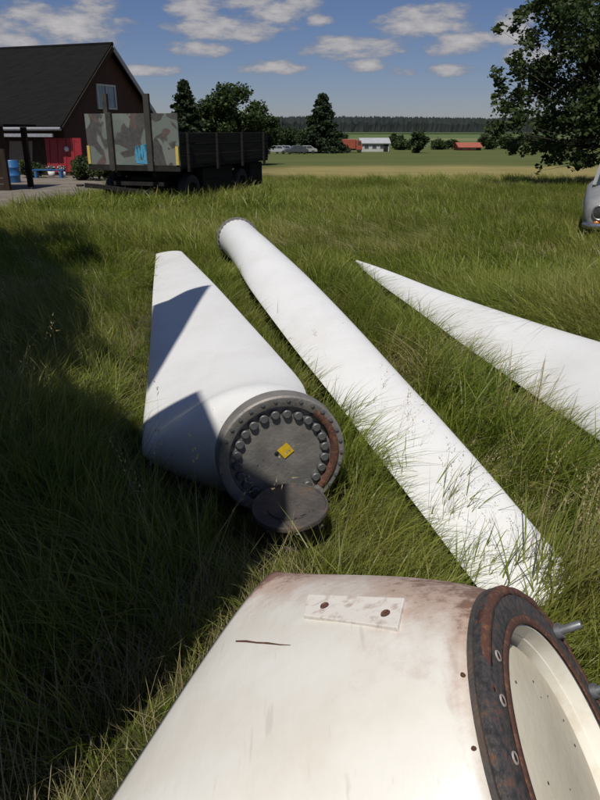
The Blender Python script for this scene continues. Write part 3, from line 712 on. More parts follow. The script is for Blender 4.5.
def ground_pt(px, y): # a point on the terrain at distance y in the photo column px
    # perspective column on terrain
    z = gz(0, y); d = y*math.cos(PITCH) + (CAM_H - z)*math.sin(PITCH); x = (px-300)/FPX*d
    return Vector((x, y, z))
def build_trees():
    rng = np.random.default_rng(4)
    # big tree reaching in from the right
    base = ground_pt(622, 26.0); base = Vector((base.x, 26.0, gz(0, 26)))
    cl = []
    def at(px, py, y): q = PY(px, py, y) - base; return (q.x, q.y, q.z)
    edge = [(500,128,.42),(512,148,.45),(505,108,.5),(520,120,.6),(518,98,.55),(503,86,.34),(499,72,.30),(520,72,.5),(512,58,.40),(505,32,.33),(522,20,.4),(536,5,.5),(545,-15,.6),(530,40,.5),
            (540,60,.7),(545,90,.8),(550,120,.85),(545,145,.55),(560,150,.6),(575,158,.45),(585,140,.8),(590,160,.4),(560,20,.8),(570,50,.9),(575,85,1.0),(580,115,1.0),(590,20,.9),(595,60,1.0),(600,95,1.0),(545,160,.25),(538,168,.18),(488,127,.22),(494,136,.25),(575,5,.8),(555,0,.7),(497,98,.22),(527,150,.4)]
    for px, py, r in edge:
        for k in range(2): q = at(px + rng.normal()*3, py + rng.normal()*3, 26 + rng.normal()*1.2 + (0 if k == 0 else rng.uniform(-2, 2))); cl.append((*q, r*rng.uniform(.6, .95)))
    for k in range(85):
        d = rng.normal(size=3); d /= np.linalg.norm(d); q = 4.6*rng.random()**.4
        c = (1.6 + d[0]*q*.9, d[1]*q, 5.4 + d[2]*q*.95, rng.uniform(.7, 1.1))
        if c[2] > 1.7 and c[0] > -2.6: cl.append(c)
    broad_tree('leafy_tree', base, 9.5, 2.2, cl, 46000, .18, MT['leaf_maple'], 'big dark leafy tree whose branches hang in from the right edge', None, 3, .26, limb=.18)
    # tall cone-shaped tree in the middle distance
    b = ground_pt(322, 148); conifer('spruce_tree', b, 10.6, 6.2, 34000, .6, 'lone dark cone-shaped tree standing in the field left of the red building', 'trees in the distance', 7)
    # trees behind the trailer
    b = ground_pt(188, 55); conifer('conifer_tree', b, 5.75, 2.9, 16000, .28, 'narrow pointed conifer behind the camouflaged trailer', 'trees behind the trailer', 9)
    for i, (px, y, h, r, lab) in enumerate([(232,58,5.2,2.6,'broad rounded tree behind the dark side of the trailer'), (206,60,4.6,1.8,'low round tree between the conifer and the broad tree'),
                                      (256,62,4.4,1.7,'small round tree at the right end of the trees behind the trailer')]):
        b = ground_pt(px, y); g = np.random.default_rng(20+i)
        broad_tree('broadleaf_tree', b, h, h*.2, sphere_clumps(h, r, h*.58, 34, g, r*.32, 1.0) , 15000, .24, MT['leaf_mid'] if i == 0 else MT['leaf_dark'], lab, 'trees behind the trailer', 30+i, .16)
    # mid distance shrubs and small trees along the far edge of the meadow
    spots = [(283,165,5.0,3.6,'leaf_dark','rounded dark tree just left of the lone cone-shaped tree'),(417,150,4.6,1.7,'leaf_dark','small dark upright bush in the meadow right of the white building'),
             (299,170,4.4,3.0,'leaf_mid','green bush touching the left foot of the cone-shaped tree'),(268,175,5.6,3.4,'leaf_mid','leafy tree just past the trailer tail in the distance'),
             (404,175,2.2,2.4,'leaf_mid','low bush right beside the white building'),(440,178,2.0,2.6,'leaf_mid','low round bush left of the red roofed shed'),
             (452,182,2.4,2.0,'leaf_dark','dark bush touching the red roofed shed on its left'),(488,180,3.0,2.6,'leaf_dark','round bush right of the red roofed shed'),(505,186,2.8,2.8,'leaf_mid','pale bush below the hanging branches of the big tree'),
             (528,190,3.2,3.0,'leaf_dark','dark bush behind the hanging branches of the big tree'),(548,195,2.6,3.4,'leaf_mid','far hedge bush seen under the big tree'),(345,185,3.4,2.6,'leaf_dark','dark bush behind the orange lorry'),(396,190,3.4,2.4,'leaf_dark','bush behind the right end of the white building'),(572,190,3.0,3.4,'leaf_dark','rightmost far bush under the big tree')]
    for i, (px, y, h, r, m_, lab) in enumerate(spots):
        b = ground_pt(px, y); g = np.random.default_rng(60+i)
        broad_tree('bush', b, h, h*.15, sphere_clumps(h, r, h*.5, 16, g, r*.4, h/(2.2*r)), 2600, .45, MT[m_], lab, 'bushes in the far meadow', 80+i, .12, cat='bush')
    # far wood: one mass
    mb = MB(); g = random.Random(2); vs = []; fs = []
    for i in range(9000):
        d = g.uniform(0, 1); y = 960 + 260*d; x = g.uniform(-620, 620); h = g.uniform(20.3, 22.0) * (1 + .05*math.sin(x*.012+1)); r = g.uniform(3.2, 6.0); z = gz(x, y) - .5
        b = len(vs); k = 6
        for j in range(k): a = j*6.283/k + i; vs.append((x + r*math.cos(a), y + r*math.sin(a), z + h*.12))
        for j in range(k): a = j*6.283/k + i + .4; q = r*g.uniform(.65, .95); vs.append((x + q*math.cos(a), y + q*math.sin(a), z + h*g.uniform(.5, .75)))
        vs.append((x, y, z + h))
        for j in range(k):
            fs.append((b+j, b+(j+1) % k, b+k+(j+1) % k, b+k+j)); fs.append((b+k+j, b+k+(j+1) % k, b+2*k))
        fs.append(tuple(b+j for j in range(k)))
    mb.add(vs, fs, False)
    wood = mat('far_wood', (.014,.021,.022), (.022,.031,.028), scale=.05, rough=.9)
    o = mb.build('far_wood', wood); tag(o, 'dark band of distant forest along the horizon', 'forest', kind='stuff')
build_trees()

# ================================================================== BARN
MT['roof'] = mat('dark_roof_sheet', (.007,.007,.0075), (.013,.0125,.0125), scale=3, rough=.9, bump=.4, bscale=9, stretch=(.4,3,1), spec=.12)
MT['barn_wood'] = mat('dark_stained_boards', (.022,.015,.011), (.045,.03,.022), scale=5, rough=.85, bump=.3, stretch=(3,3,.3), spec=.15)
MT['gable'] = mat('red_brown_boards', (.05,.022,.016), (.085,.036,.026), scale=5, rough=.85, bump=.3, stretch=(3,3,.3))
MT['red_paint'] = mat('red_door_paint', (.30,.02,.028), (.22,.014,.02), scale=4, rough=.6)
MT['pale_trim'] = mat('grey_white_trim', (.30,.31,.33), (.22,.23,.25), scale=8, rough=.6)
MT['pane'] = mat('blue_grey_pane', (.20,.29,.36), (.10,.15,.20), scale=3, rough=.12, spec=.8)
MT['beige_door'] = mat('grey_beige_planks', (.12,.10,.085), (.17,.145,.12), scale=6, rough=.85, stretch=(4,4,.3))
MT['blue_plastic'] = mat('blue_plastic', (.02,.10,.26), (.03,.13,.30), scale=5, rough=.4)
MT['offwhite'] = mat('off_white_paint', (.62,.62,.60), (.52,.52,.50), scale=5, rough=.6)
def build_barn():
    yaw = rad(20); c = Vector((-11.9, 38.0, 0)); c.z = gz(0, 38)
    t = thing('barn', c, 'dark barn with steep black roof, gable window and red door', 'barn', None, 0)
    e = Vector((-math.cos(yaw), math.sin(yaw), 0))        # along the ridge to the left
    g = Vector((math.sin(yaw), math.cos(yaw), 0))         # across, away from the camera
    Z = lambda px, py, q: PY(px, py, (c + q).y).z - c.z
    W = 8.6; Ln = 16.0; HE = 2.85; HR = None
    apex_px = PY(118, 47, (c + g*W/2).y); HR = apex_px.z - c.z
    def q(u, v, z): return e*u + g*v + Vector((0, 0, z))
    def quad(mb, pts, th):
        n = (pts[1]-pts[0]).cross(pts[2]-pts[0]).normalized(); m = len(pts)
        vs = list(pts) + [p - n*th for p in pts]; mb.add(vs, [tuple(range(m)), tuple(reversed(range(m, 2*m)))] + [(i, i+m, (i+1) % m + m, (i+1) % m) for i in range(m)])
    mb = MB(); quad(mb, [q(0,0,0), q(0,W,0), q(0,W,HE), q(0,W/2,HR-.1), q(0,0,HE)], .15); mb.build('gable_wall', MT['gable'], t)
    mb = MB(); quad(mb, [q(.16,.16,0), q(Ln,.16,0), q(Ln,.16,HE-.1), q(.16,.16,HE-.1)], .15); mb.build('front_wall', MT['barn_wood'], t)
    mb = MB(); quad(mb, [q(0,W,0), q(Ln,W,0), q(Ln,W,HE-.1), q(0,W,HE-.1)], .15); mb.build('rear_wall', MT['barn_wood'], t)
    mb = MB(); quad(mb, [q(Ln,0,0), q(Ln,W,0), q(Ln,W,HE), q(Ln,W/2,HR-.1), q(Ln,0,HE)], .15); mb.build('end_wall', MT['barn_wood'], t)
    sl = (HR-HE)/(W/2); ov = .65
    mb = MB(); quad(mb, [q(-.35,-ov,HE-sl*ov), q(-.35,W/2,HR), q(Ln+.3,W/2,HR), q(Ln+.3,-ov,HE-sl*ov)], -.14); r1 = mb.build('roof', MT['roof'], t)
    mb = MB(); quad(mb, [q(-.35,W/2,HR), q(-.35,W+ov,HE-sl*ov), q(Ln+.3,W+ov,HE-sl*ov), q(Ln+.3,W/2,HR)], -.14); mb.build('roof', MT['roof'], t)
    mb = MB(); mb.tube([q(-.4,W/2,HR+.14), q(Ln+.3,W/2,HR+.14)], .1, 8); mb.build('ridge_cap', MT['roof'], t)
    # bargeboards on the gable
    for s in (-1, 1):
        a = q(-.40, W/2, HR-.04); b = q(-.40, W/2 + s*(W/2+ov), HE-sl*ov-.04); mb = MB(); mb.bar(a, b, .06, .24); mb.build('bargeboard', MT['pale_trim'] if s > 0 else MT['barn_wood'], t)
    mb = MB(); mb.tube([q(-.3,-ov-.08,HE-sl*ov-.02), q(Ln,-ov-.08,HE-sl*ov-.02)], .09, 8); mb.build('gutter', MT['pale_trim'], t)
    # corrugations / battens on the roof slope
    # gable window
    Wc = lambda px, py: None
    wv = W*.445; wz = PY(114, 97, (c + g*wv).y).z - c.z
    wf = thing_part = None
    mb = MB(); ww, wh = 1.75, 1.25
    for (v0, v1, z0, z1) in ((wv-ww/2, wv-ww/2+.09, wz-wh/2, wz+wh/2), (wv+ww/2-.09, wv+ww/2, wz-wh/2, wz+wh/2), (wv-ww/2+.09, wv+ww/2-.09, wz-wh/2, wz-wh/2+.09), (wv-ww/2+.09, wv+ww/2-.09, wz+wh/2-.09, wz+wh/2), (wv-.035, wv+.035, wz-wh/2+.09, wz+wh/2-.09)):
        quad(mb, [q(-.09,v0,z0), q(-.09,v1,z0), q(-.09,v1,z1), q(-.09,v0,z1)], .09)
    wf = mb.build('window', MT['offwhite'], t)
    for v0, v1 in ((wv-ww/2+.09, wv-.035), (wv+.035, wv+ww/2-.09)):
        mb = MB(); quad(mb, [q(-.03,v0,wz-wh/2+.09), q(-.03,v1,wz-wh/2+.09), q(-.03,v1,wz+wh/2-.09), q(-.03,v0,wz+wh/2-.09)], .02); mb.build('pane', MT['pane'], wf)
    # red door on the front wall, slightly askew
    def fp(px, py, off):                       # pixel on the front wall plane, off metres in front
        o = Vector((0,0,CAM_H)); d = ray(px, py); n = -g; p0 = c - g*off
        return o + d*((p0 - o).dot(n)/d.dot(n)) - c
    mb = MB(); quad(mb, [fp(84,171,-.02+.0), fp(49,173,-.02), fp(45,138,-.02), fp(81,138,-.02)], .05); rd_ = mb.build('door', MT['red_paint'], t); rd_['label'] = 'red door with a small white disc'
    mid = fp(66.5,149,.06); F = Matrix.Translation(mid) @ (-g).to_track_quat('Z', 'Y').to_matrix().to_4x4(); mb = MB(); mb.lathe([(0,.01),(.13,.01),(.13,-.05)], 20, F); mb.build('disc', MT['offwhite'], rd_)
    for (x0, x1) in ((50,50.9),(58,58.6),(66.8,67.4),(75,75.6)):
        mb = MB(); quad(mb, [fp(x1,171.5,.03), fp(x0,171.5,.03), fp(x0-1.5,139,.03), fp(x1-1.5,139,.03)], .03); mb.build('batten', MT['red_paint'], rd_)
    mb = MB(); quad(mb, [fp(33,172,.0), fp(10,172,.0), fp(10,141,.0), fp(33,141,.0)], .05); mb.build('plank_door', MT['beige_door'], t)
    # canopy beam in front
    mb = MB(); mb.bar(q(.2,-.75,HE-sl*ov-.32), q(10,-.75,HE-sl*ov-.32), .10, .16); mb.build('canopy_beam', MT['pale_trim'], t)
    for u in (4.6, 7.0, 9.4):
        mb = MB(); mb.bar(q(u,-.75,0), q(u,-.75,HE-sl*ov-.4), .14, .14); mb.build('canopy_post', MT['barn_wood'], t)
    return t
build_barn()

def build_yard_things():
    # dark timber shelter corner at the left edge
    b = ground_pt(0, 25.5)
    t = thing('timber_shelter', (b.x, 25.5, gz(0, 25.5)), 'dark timber shelter cut off by the left edge of the photo', 'shelter')
    mb = MB()
    for k in range(3): pass
    xr = (ground_pt(11, 25.5).x - b.x)
    for (x, y) in ((xr-.09, 0), (xr-2.4, 0), (xr-.09, 2.2), (xr-2.4, 2.2)):
        mb = MB(); mb.box((x-.09,y-.09,-.1), (x+.09,y+.09,2.1)); mb.build('post', MT['barn_wood'], t)
    for k in range(10):
        mb = MB(); mb.box((xr-2.3, -.03 - .003*(k % 2), .05 + k*.2), (xr-.19, .02, .235 + k*.2)); mb.build('plank', MT['barn_wood'], t)
    mb = MB(); mb.box((xr-2.7,-.5,2.11), (xr+.25,2.6,2.19)); mb.build('roof', MT['roof'], t)
    # blue barrel
    p = ground_pt(14, 31); t = thing('barrel', (p.x, 31, gz(0, 31)), 'blue plastic barrel by the dark shelter at the left edge', 'barrel')
    mb = MB(); mb.lathe([(0,0),(.27,0),(.29,.05),(.29,.28),(.305,.30),(.305,.34),(.29,.36),(.29,.60),(.305,.62),(.305,.66),(.29,.68),(.28,.9),(.26,.93),(0,.93)], 24); mb.build('drum', MT['blue_plastic'], t, auto=40)
    mb = MB(); mb.lathe([(.0,.955),(.05,.955),(.05,.92)], 10, Matrix.Translation((.13,0,0))); mb.build('bung', MT['black'], t)
    # low blue bench with white pots
    p = ground_pt(49.5, 35.5); t = thing('bench', (p.x, 35.5, gz(0, 35.5)), 'low blue garden bench in front of the red barn door', 'bench')
    for k in range(3): mb = MB(); mb.box((-.75, -.2+k*.14, .38), (.75, -.08+k*.14, .42)); mb.build('slat', MT['blue_plastic'], t)
    for s in (-1, 1): mb = MB(); mb.box((s*.6-.05, -.18, -.02), (s*.6+.05, .2, .377)); mb.build('leg', MT['blue_plastic'], t)
    for i, (px, y, dz) in enumerate(((52, 36.6, .0), (63, 36.2, .0))):
        p = ground_pt(px, y); t = thing('flower_pot', (p.x, y, gz(0, y)), ('white flowering pot plant behind the blue bench', 'white flowering pot plant below the disc of the red door')[i], 'pot plant', 'pot plants at the barn')
        mb = MB(); mb.lathe([(0,0),(.13,0),(.18,.3),(.165,.3),(.15,.27),(0,.27)], 16); mb.build('pot', MT['offwhite'], t)
        V, F = leaf_cloud([(0,0,.38),(.1,0,.45),(-.12,.05,.42)], [.18,.14,.14], 220, .09, np.random.default_rng(i)); np_mesh('foliage', V, F, MT['leaf_shrub'], t)
        V, F = leaf_cloud([(0,-.1,.45),(.12,-.1,.5),(-.12,-.05,.5)], [.14,.1,.1], 46, .08, np.random.default_rng(i+5)); np_mesh('blossom', V, F, MT['offwhite'], t)
    for i, (px, y, h, r, lab) in enumerate(((32,35.8,.8,.6,'green shrub before the plank door of the barn'),(84,34.5,.7,.45,'shrub at the right foot of the red barn door'),(88,33.5,1.15,.7,'shrub just left of the camouflaged headboard'),(99,33,1.0,.7,'shrub under the left part of the camouflaged headboard'),(110,33,.9,.7,'low shrub seen under the trailer deck'))):
        b = ground_pt(px, y); g = np.random.default_rng(140+i)
        broad_tree('shrub', b, h, h*.2, sphere_clumps(h, r, h*.5, 12, g, r*.42, .8), 1800, .13, MT['leaf_shrub'], lab, 'shrubs by the barn', 160+i, .04, cat='shrub')
build_yard_things()

# ================================================================== TRAILER
def camo_mat():
    m = bpy.data.materials.new('camouflage_paint'); m.use_nodes = True; nt = m.node_tree; bs = nt.nodes['Principled BSDF']; L = nt.links.new
    bs.inputs['Roughness'].default_value = .75
    tc = _n(nt, 'ShaderNodeTexCoord')
    def noise(s, off, d=2):
        mp = _n(nt, 'ShaderNodeMapping'); mp.inputs['Location'].default_value = off; L(tc.outputs['Object'], mp.inputs[0])
        n = _n(nt, 'ShaderNodeTexNoise'); n.inputs['Scale'].default_value = s; n.inputs['Detail'].default_value = d; n.inputs['Distortion'].default_value = .5; L(mp.outputs[0], n.inputs['Vector']); return n.outputs[0]
    def step(v, a): n = _n(nt, 'ShaderNodeMapRange'); L(v, n.inputs[0]); n.inputs[1].default_value = a-.012; n.inputs[2].default_value = a+.012; return n.outputs[0]
    def mixc(f, a, b):
        n = _n(nt, 'ShaderNodeMix'); n.data_type = 'RGBA'; L(f, n.inputs[0])
        for i, v in ((6, a), (7, b)):
            if isinstance(v, tuple): n.inputs[i].default_value = (*v, 1)
            else: L(v, n.inputs[i])
        return n.outputs[2]
    c = mixc(step(noise(1.5, (0,0,0)), .49), (.135,.165,.145), (.050,.046,.046))
    c = mixc(step(noise(1.3, (5.1,2.2,3.3)), .585), c, (.095,.058,.05))
    c = mixc(step(noise(1.7, (9.7,1.2,7.1)), .59), c, (.165,.19,.165))
    w = noise(14, (1,1,1), 6); n = _n(nt, 'ShaderNodeMapRange'); L(w, n.inputs[0]); n.inputs[1].default_value = .3; n.inputs[2].default_value = .75; n.inputs[3].default_value = 0; n.inputs[4].default_value = .35
    c = mixc(n.outputs[0], c, (.16,.15,.13)); L(c, bs.inputs['Base Color']); return m
def build_trailer():
    phi = rad(19); near = PY(181, 166, 16.7); ground = gz(0, 17.5)
    cx = Vector((near.x, 16.7, ground))
    # local frame: origin at the front right lower corner, +x to the right, +y to the rear
    t = thing('farm_trailer', cx, 'old flatbed trailer with camouflaged headboard and dark plank sides', 'trailer', None, -phi)
    W = 2.40; Ln = 5.4; ZD = near.z - ground; ZH = PY(181, 113, 16.7).z - ground; ZS = ZD + .70
    camo = camo_mat(); dark = mat('black_planks', (.014,.013,.012), (.03,.027,.024), scale=6, rough=.9, bump=.3, stretch=(1,.2,4), spec=.12)
    chas = mat('dark_chassis_paint', (.014,.014,.013), (.03,.026,.022), scale=8, rough=.8, spec=.2)
    postm = mat('dark_stake_timber', (.03,.028,.024), (.055,.048,.04), scale=6, rough=.85)
    nb = 1
    for k in range(nb):
        z0 = ZD + (ZH-ZD)*k/nb; mb = MB(); mb.box((-W, -.045 + .002*(k % 2), z0+.003), (0, 0, ZD + (ZH-ZD)*(k+1)/nb - .003)); mb.build('headboard_panel', camo, t, bevel=.004)
    for x, top in ((-W*.72, ZH+.02), (-W*.30, ZH+.40)):
        mb = MB(); mb.box((x-.07, -.125, ZD-.12), (x+.07, -.050, top)); mb.build('stake', postm, t, bevel=.006)
    mb = MB(); mb.box((-W*.78-.055, .02, ZD), (-W*.78+.055, .10, ZH+.42)); mb.build('stake', postm, t)
    ym = mat('yellow_reflector', (.62,.46,.10), (.5,.38,.09), scale=9, rough=.5)
    for x in (-W+.035, -.045): mb = MB(); mb.box((x-.035, -.075, ZD+.02), (x+.035, -.05, ZD+.42)); mb.build('marker', ym, t)
    # cyan paint scrawl
    cy = mat('light_blue_paint', (.05,.26,.42), (.09,.33,.48), scale=8, rough=.6); mb = MB()
    for a, b in (((-1.10,.10),(-1.08,.42)),((-1.08,.42),(-.98,.14)),((-.98,.14),(-.93,.44)),((-.88,.10),(-.86,.46)),((-.86,.46),(-.77,.2)),((-.77,.2),(-.70,.42)),((-.70,.42),(-.68,.08)),((-1.12,.08),(-.66,.06))):
        mb.bar((a[0], -.050, ZD+a[1]), (b[0], -.050, ZD+b[1]), .006, .075, up=(0,-1,0)) if False else mb.bar((a[0], -.049, ZD+a[1]), (b[0], -.049, ZD+b[1]), .075, .006, up=(0,1,0))
    mb.build('paint_scrawl', cy, t)
    # side boards, three planks each, with stakes
    for sx in (0, 1):
        x0, x1 = ((-.045, 0) if sx == 0 else (-W, -W+.045))
        for k in range(3):
            z0 = ZD + .233*k; d_ = .002*(k % 2); mb = MB(); mb.box((x0-d_, .012, z0+.004), (x1-d_, Ln, z0+.229)); mb.build('side_plank', dark, t, bevel=.004)
        for j in range(4):
            y = .35 + j*1.55; xa = (.002 if sx == 0 else -W-.06); mb = MB(); mb.box((xa, y-.04, ZD-.14), (xa+.058, y+.04, ZS+.01)); mb.build('side_stake', dark, t)
    for k in range(3): mb = MB(); mb.box((-W+.05, Ln-.05, ZD+.233*k+.004), (-.05, Ln-.005, ZD+.233*k+.229)); mb.build('tail_plank', dark, t)
    mb = MB(); mb.box((-W+.01, .005, ZD-.07), (-.01, Ln-.01, ZD-.002)); mb.build('deck', dark, t)
    mb = MB(); mb.box((-W, -.05, ZD-.12), (0, .004, ZD-.002)); mb.build('front_sill', chas, t)
    for x in (-W*.7, -W*.3): mb = MB(); mb.box((x-.05, .05, ZD-.26), (x+.05, Ln-.05, ZD-.072)); mb.build('chassis_rail', chas, t)
    # front dolly: turntable, axle, drawbar
    mb = MB(); mb.lathe([(.42,ZD-.36),(.50,ZD-.36),(.50,ZD-.27),(.42,ZD-.27)], 32, Matrix.Translation((-W/2, .75, 0))); mb.build('turntable', chas, t)
    mb = MB(); mb.box((-W+.2, .68, .40), (-.2, .80, .50)); mb.box((-W*.78, .1, ZD-.46), (-W*.22, .22, ZD-.37)); mb.box((-W*.74, .1, ZD-.46), (-W*.70, 1.3, ZD-.36)); mb.box((-W*.30, .1, ZD-.46), (-W*.26, 1.3, ZD-.36)); mb.build('front_axle', chas, t)
    mb = MB(); mb.bar((-W*.7, .12, .46), (-W*.80, -.35, .62), .07, .09); mb.bar((-W*.3, .12, .46), (-W*.80, -.35, .62), .07, .09); mb.bar((-W*.80,-.35,.62), (-W*.93,-.55,.66), .08, .10)
    mb.lathe([(.05,-.02),(.09,-.02),(.09,.02),(.05,.02),(.05,-.02)], 16, Matrix.Translation((-W*.96,-.62,.66))); mb.build('drawbar', chas, t)
    for y in (3.7,): mb = MB(); mb.box((-W+.2, y-.06, .40), (-.2, y+.06, .50)); mb.build('rear_axle', chas, t)
    for s in (-1, 1):
        for y in (.74, 3.7):
            mb = MB(); xx = -W/2 + s*(W/2-.45)
            for k in range(4): mb.box((xx-.04, y-.5+.05*k, .51+.022*k), (xx+.04, y+.5-.05*k, .53+.022*k))
            mb.build('leaf_spring', chas, t)
    for sx in (-W+.12, -.62):
        for y0, y1 in ((1.32, 3.1), (4.3, 5.2)): mb = MB(); mb.box((sx, y0, .36), (sx+.5, y1, ZD-.10)); mb.build('underdeck_blocker', dark, t, bevel=.01)  # boxes added to block the light showing through under the deck
    tyre = [(.26,-.11),(.36,-.125),(.42,-.10),(.435,-.05),(.435,.05),(.42,.10),(.36,.125),(.26,.11)]
    proto = None
    for x in (-W+.22, -.22):
        for y in (.74, 3.7):
            if proto is None:
                mb = MB(); mb.lathe(tyre, 32); w = mb.build('wheel', MT['black'], t, auto=50)
                mb = MB(); mb.lathe([(0,.03),(.09,.05),(.12,.02),(.2,.0),(.24,.06),(.262,.10)], 24); mb.lathe([(0,-.03),(.12,-.02),(.2,.0),(.24,-.06),(.262,-.10)], 24); mb.build('rim', chas, w); proto = w
            else:
                w = copy_tree(proto, t)
            w.location = (x, y, .44); w.rotation_euler = (0, rad(90) * (1 if x > -1 else -1), 0)
    return t
trailer = build_trailer()

# ================================================================== CAR at the right edge
def build_car():
    base = ground_pt(584, 10.9); t = thing('old_car', (base.x + .72, 10.9, gz(0, 10.9)), 'old pale grey car with round headlights, cut off by the right edge', 'car', None, rad(-22))
    paint = mat('faded_grey_paint', (.19,.20,.205), (.27,.265,.25), scale=5, rough=.5, c3=(.22,.225,.225)); chrome = mat('dull_chrome', (.5,.5,.5), (.35,.33,.3), scale=12, rough=.3, metal=.9)
    glass = mat('car_glass', (.03,.04,.045), rough=.08, spec=.8); lens = mat('headlight_lens', (.05,.05,.05), rough=.1, spec=.9); orange = mat('orange_lens', (.5,.16,.03), rough=.3)
    # lofted body: stations along y (front 0 .. rear 3.6): (y, half width, z bottom, z shoulder, z top, half width top)
    st = [(0.0,.64,.36,.60,.66,.56),(.06,.70,.30,.64,.74,.60),(.35,.75,.27,.70,.82,.60),(.75,.765,.26,.74,.87,.60),(1.12,.77,.25,.78,.905,.62),(1.6,.775,.25,.80,.90,.66),(2.4,.775,.25,.80,.90,.66),(2.85,.765,.26,.79,.90,.62),(3.3,.74,.30,.74,.84,.58),(3.52,.68,.36,.66,.74,.54),(3.56,.60,.42,.6,.66,.48)]
    mb = MB(); vs = []; fs = []; n = 12
    for y, w, zb, zs, zt, wt in st:
        vs += [Vector(p) for p in ((-w*.9,y,zb),(-w,y,zb+.08),(-w*1.01,y,(zb+zs)/2),(-w,y,zs),(-w*.93,y,zs+(zt-zs)*.55),(-wt*.92,y,zt-.005),(wt*.92,y,zt-.005),(w*.93,y,zs+(zt-zs)*.55),(w,y,zs),(w*1.01,y,(zb+zs)/2),(w,y,zb+.08),(w*.9,y,zb))]
    for i in range(len(st)-1):
        for k in range(n): fs.append((i*n+k, i*n+(k+1) % n, (i+1)*n+(k+1) % n, (i+1)*n+k))
    fs.append(tuple(range(n))); fs.append(tuple((len(st)-1)*n+k for k in range(n))); mb.add(vs, fs, True); mb.build('body', paint, t, auto=40)
    # cabin
    cab = [(1.08,.66,.88),(1.55,.55,1.36),(2.45,.55,1.38),(2.98,.62,.88)]
    mb = MB(); v = []
    for y, w, z in cab: v += [Vector((-w,y,z)), Vector((w,y,z))]
    mb.add([v[2],v[3],v[5],v[4]] + [p + Vector((0,0,.04)) for p in (v[2],v[3],v[5],v[4])], [(4,5,6,7),(0,1,5,4),(1,2,6,5),(2,3,7,6),(3,0,4,7)]); mb.build('roof', paint, t, bevel=.02)
    for a, b in ((v[0],v[2]),(v[1],v[3]),(v[6],v[4]),(v[7],v[5])): mb = MB(); mb.bar(a, b, .06, .06); mb.build('pillar', paint, t)
    for s in (-1, 1): mb = MB(); mb.bar((s*.665,2.0,.88), (s*.555,2.0,1.37), .06, .05); mb.build('pillar', paint, t)
    sh = .97
    mb = MB(); mb.add([v[0]*1, v[1]*1, v[3]*1, v[2]*1], [(0,1,2,3)]); mb.build('windscreen', glass, t)
    mb = MB(); mb.add([v[6]*1, v[7]*1, v[5]*1, v[4]*1], [(0,1,2,3)]); mb.build('rear_window', glass, t)
    for s in (0, 1): mb = MB(); mb.add([v[0+s], v[6+s], v[4+s], v[2+s]], [(0,1,2,3)]); mb.build('side_window', glass, t)
    for s in (-1, 1):
        F = Matrix.Translation((s*.52, .0, .56)) @ Matrix.Rotation(rad(90), 4, 'X')
        mb = MB(); mb.lathe([(.085,-.05),(.115,-.02),(.12,.025),(.105,.04),(.095,.03)], 24, F); hl = mb.build('headlight', chrome, t)
        mb = MB(); mb.lathe([(0,.045),(.06,.038),(.097,.02)], 20, F); mb.build('lens', lens, hl)
        mb = MB(); mb.lathe([(0,.03),(.035,.025),(.045,0),(.045,-.03)], 14, Matrix.Translation((s*.55,-.01,.40)) @ Matrix.Rotation(rad(90), 4, 'X')); mb.build('indicator', orange, t)
        mb = MB(); mb.bar((s*.785,.3,.62), (s*.79,3.2,.66), .012, .03); mb.build('side_trim', chrome, t)
    mb = MB()
    for k in range(5): mb.bar((-.36,-.012,.45+k*.035), (.36,-.012,.45+k*.035), .02, .012)
    mb.build('grille', chrome, t)
    mb = MB(); mb.tube([(-.72,.08,.36),(-.66,-.07,.36),(-.3,-.10,.36),(.3,-.10,.36),(.66,-.07,.36),(.72,.08,.36)], .05, 10); mb.build('bumper', chrome, t)
    proto = None
    for x in (-.66, .66):
        for y in (.62, 2.85):
            if proto is None:
                mb = MB(); mb.lathe([(.17,-.07),(.25,-.08),(.285,-.05),(.285,.05),(.25,.08),(.17,.07)], 28); w = mb.build('wheel', MT['black'], t, auto=50)
                mb = MB(); mb.lathe([(0,.06),(.08,.055),(.13,.03),(.172,.065)], 20); mb.build('rim', chrome, w); proto = w
            else: w = copy_tree(proto, t)
            w.location = (x, y, .285); w.rotation_euler = (0, rad(90) * (1 if x > 0 else -1), 0)
    FOOT.append([Vector((base.x+.1, 11.2)), Vector((base.x+1.4, 10.6)), Vector((base.x+2.8, 13.9)), Vector((base.x+1.5, 14.5))])
build_car()

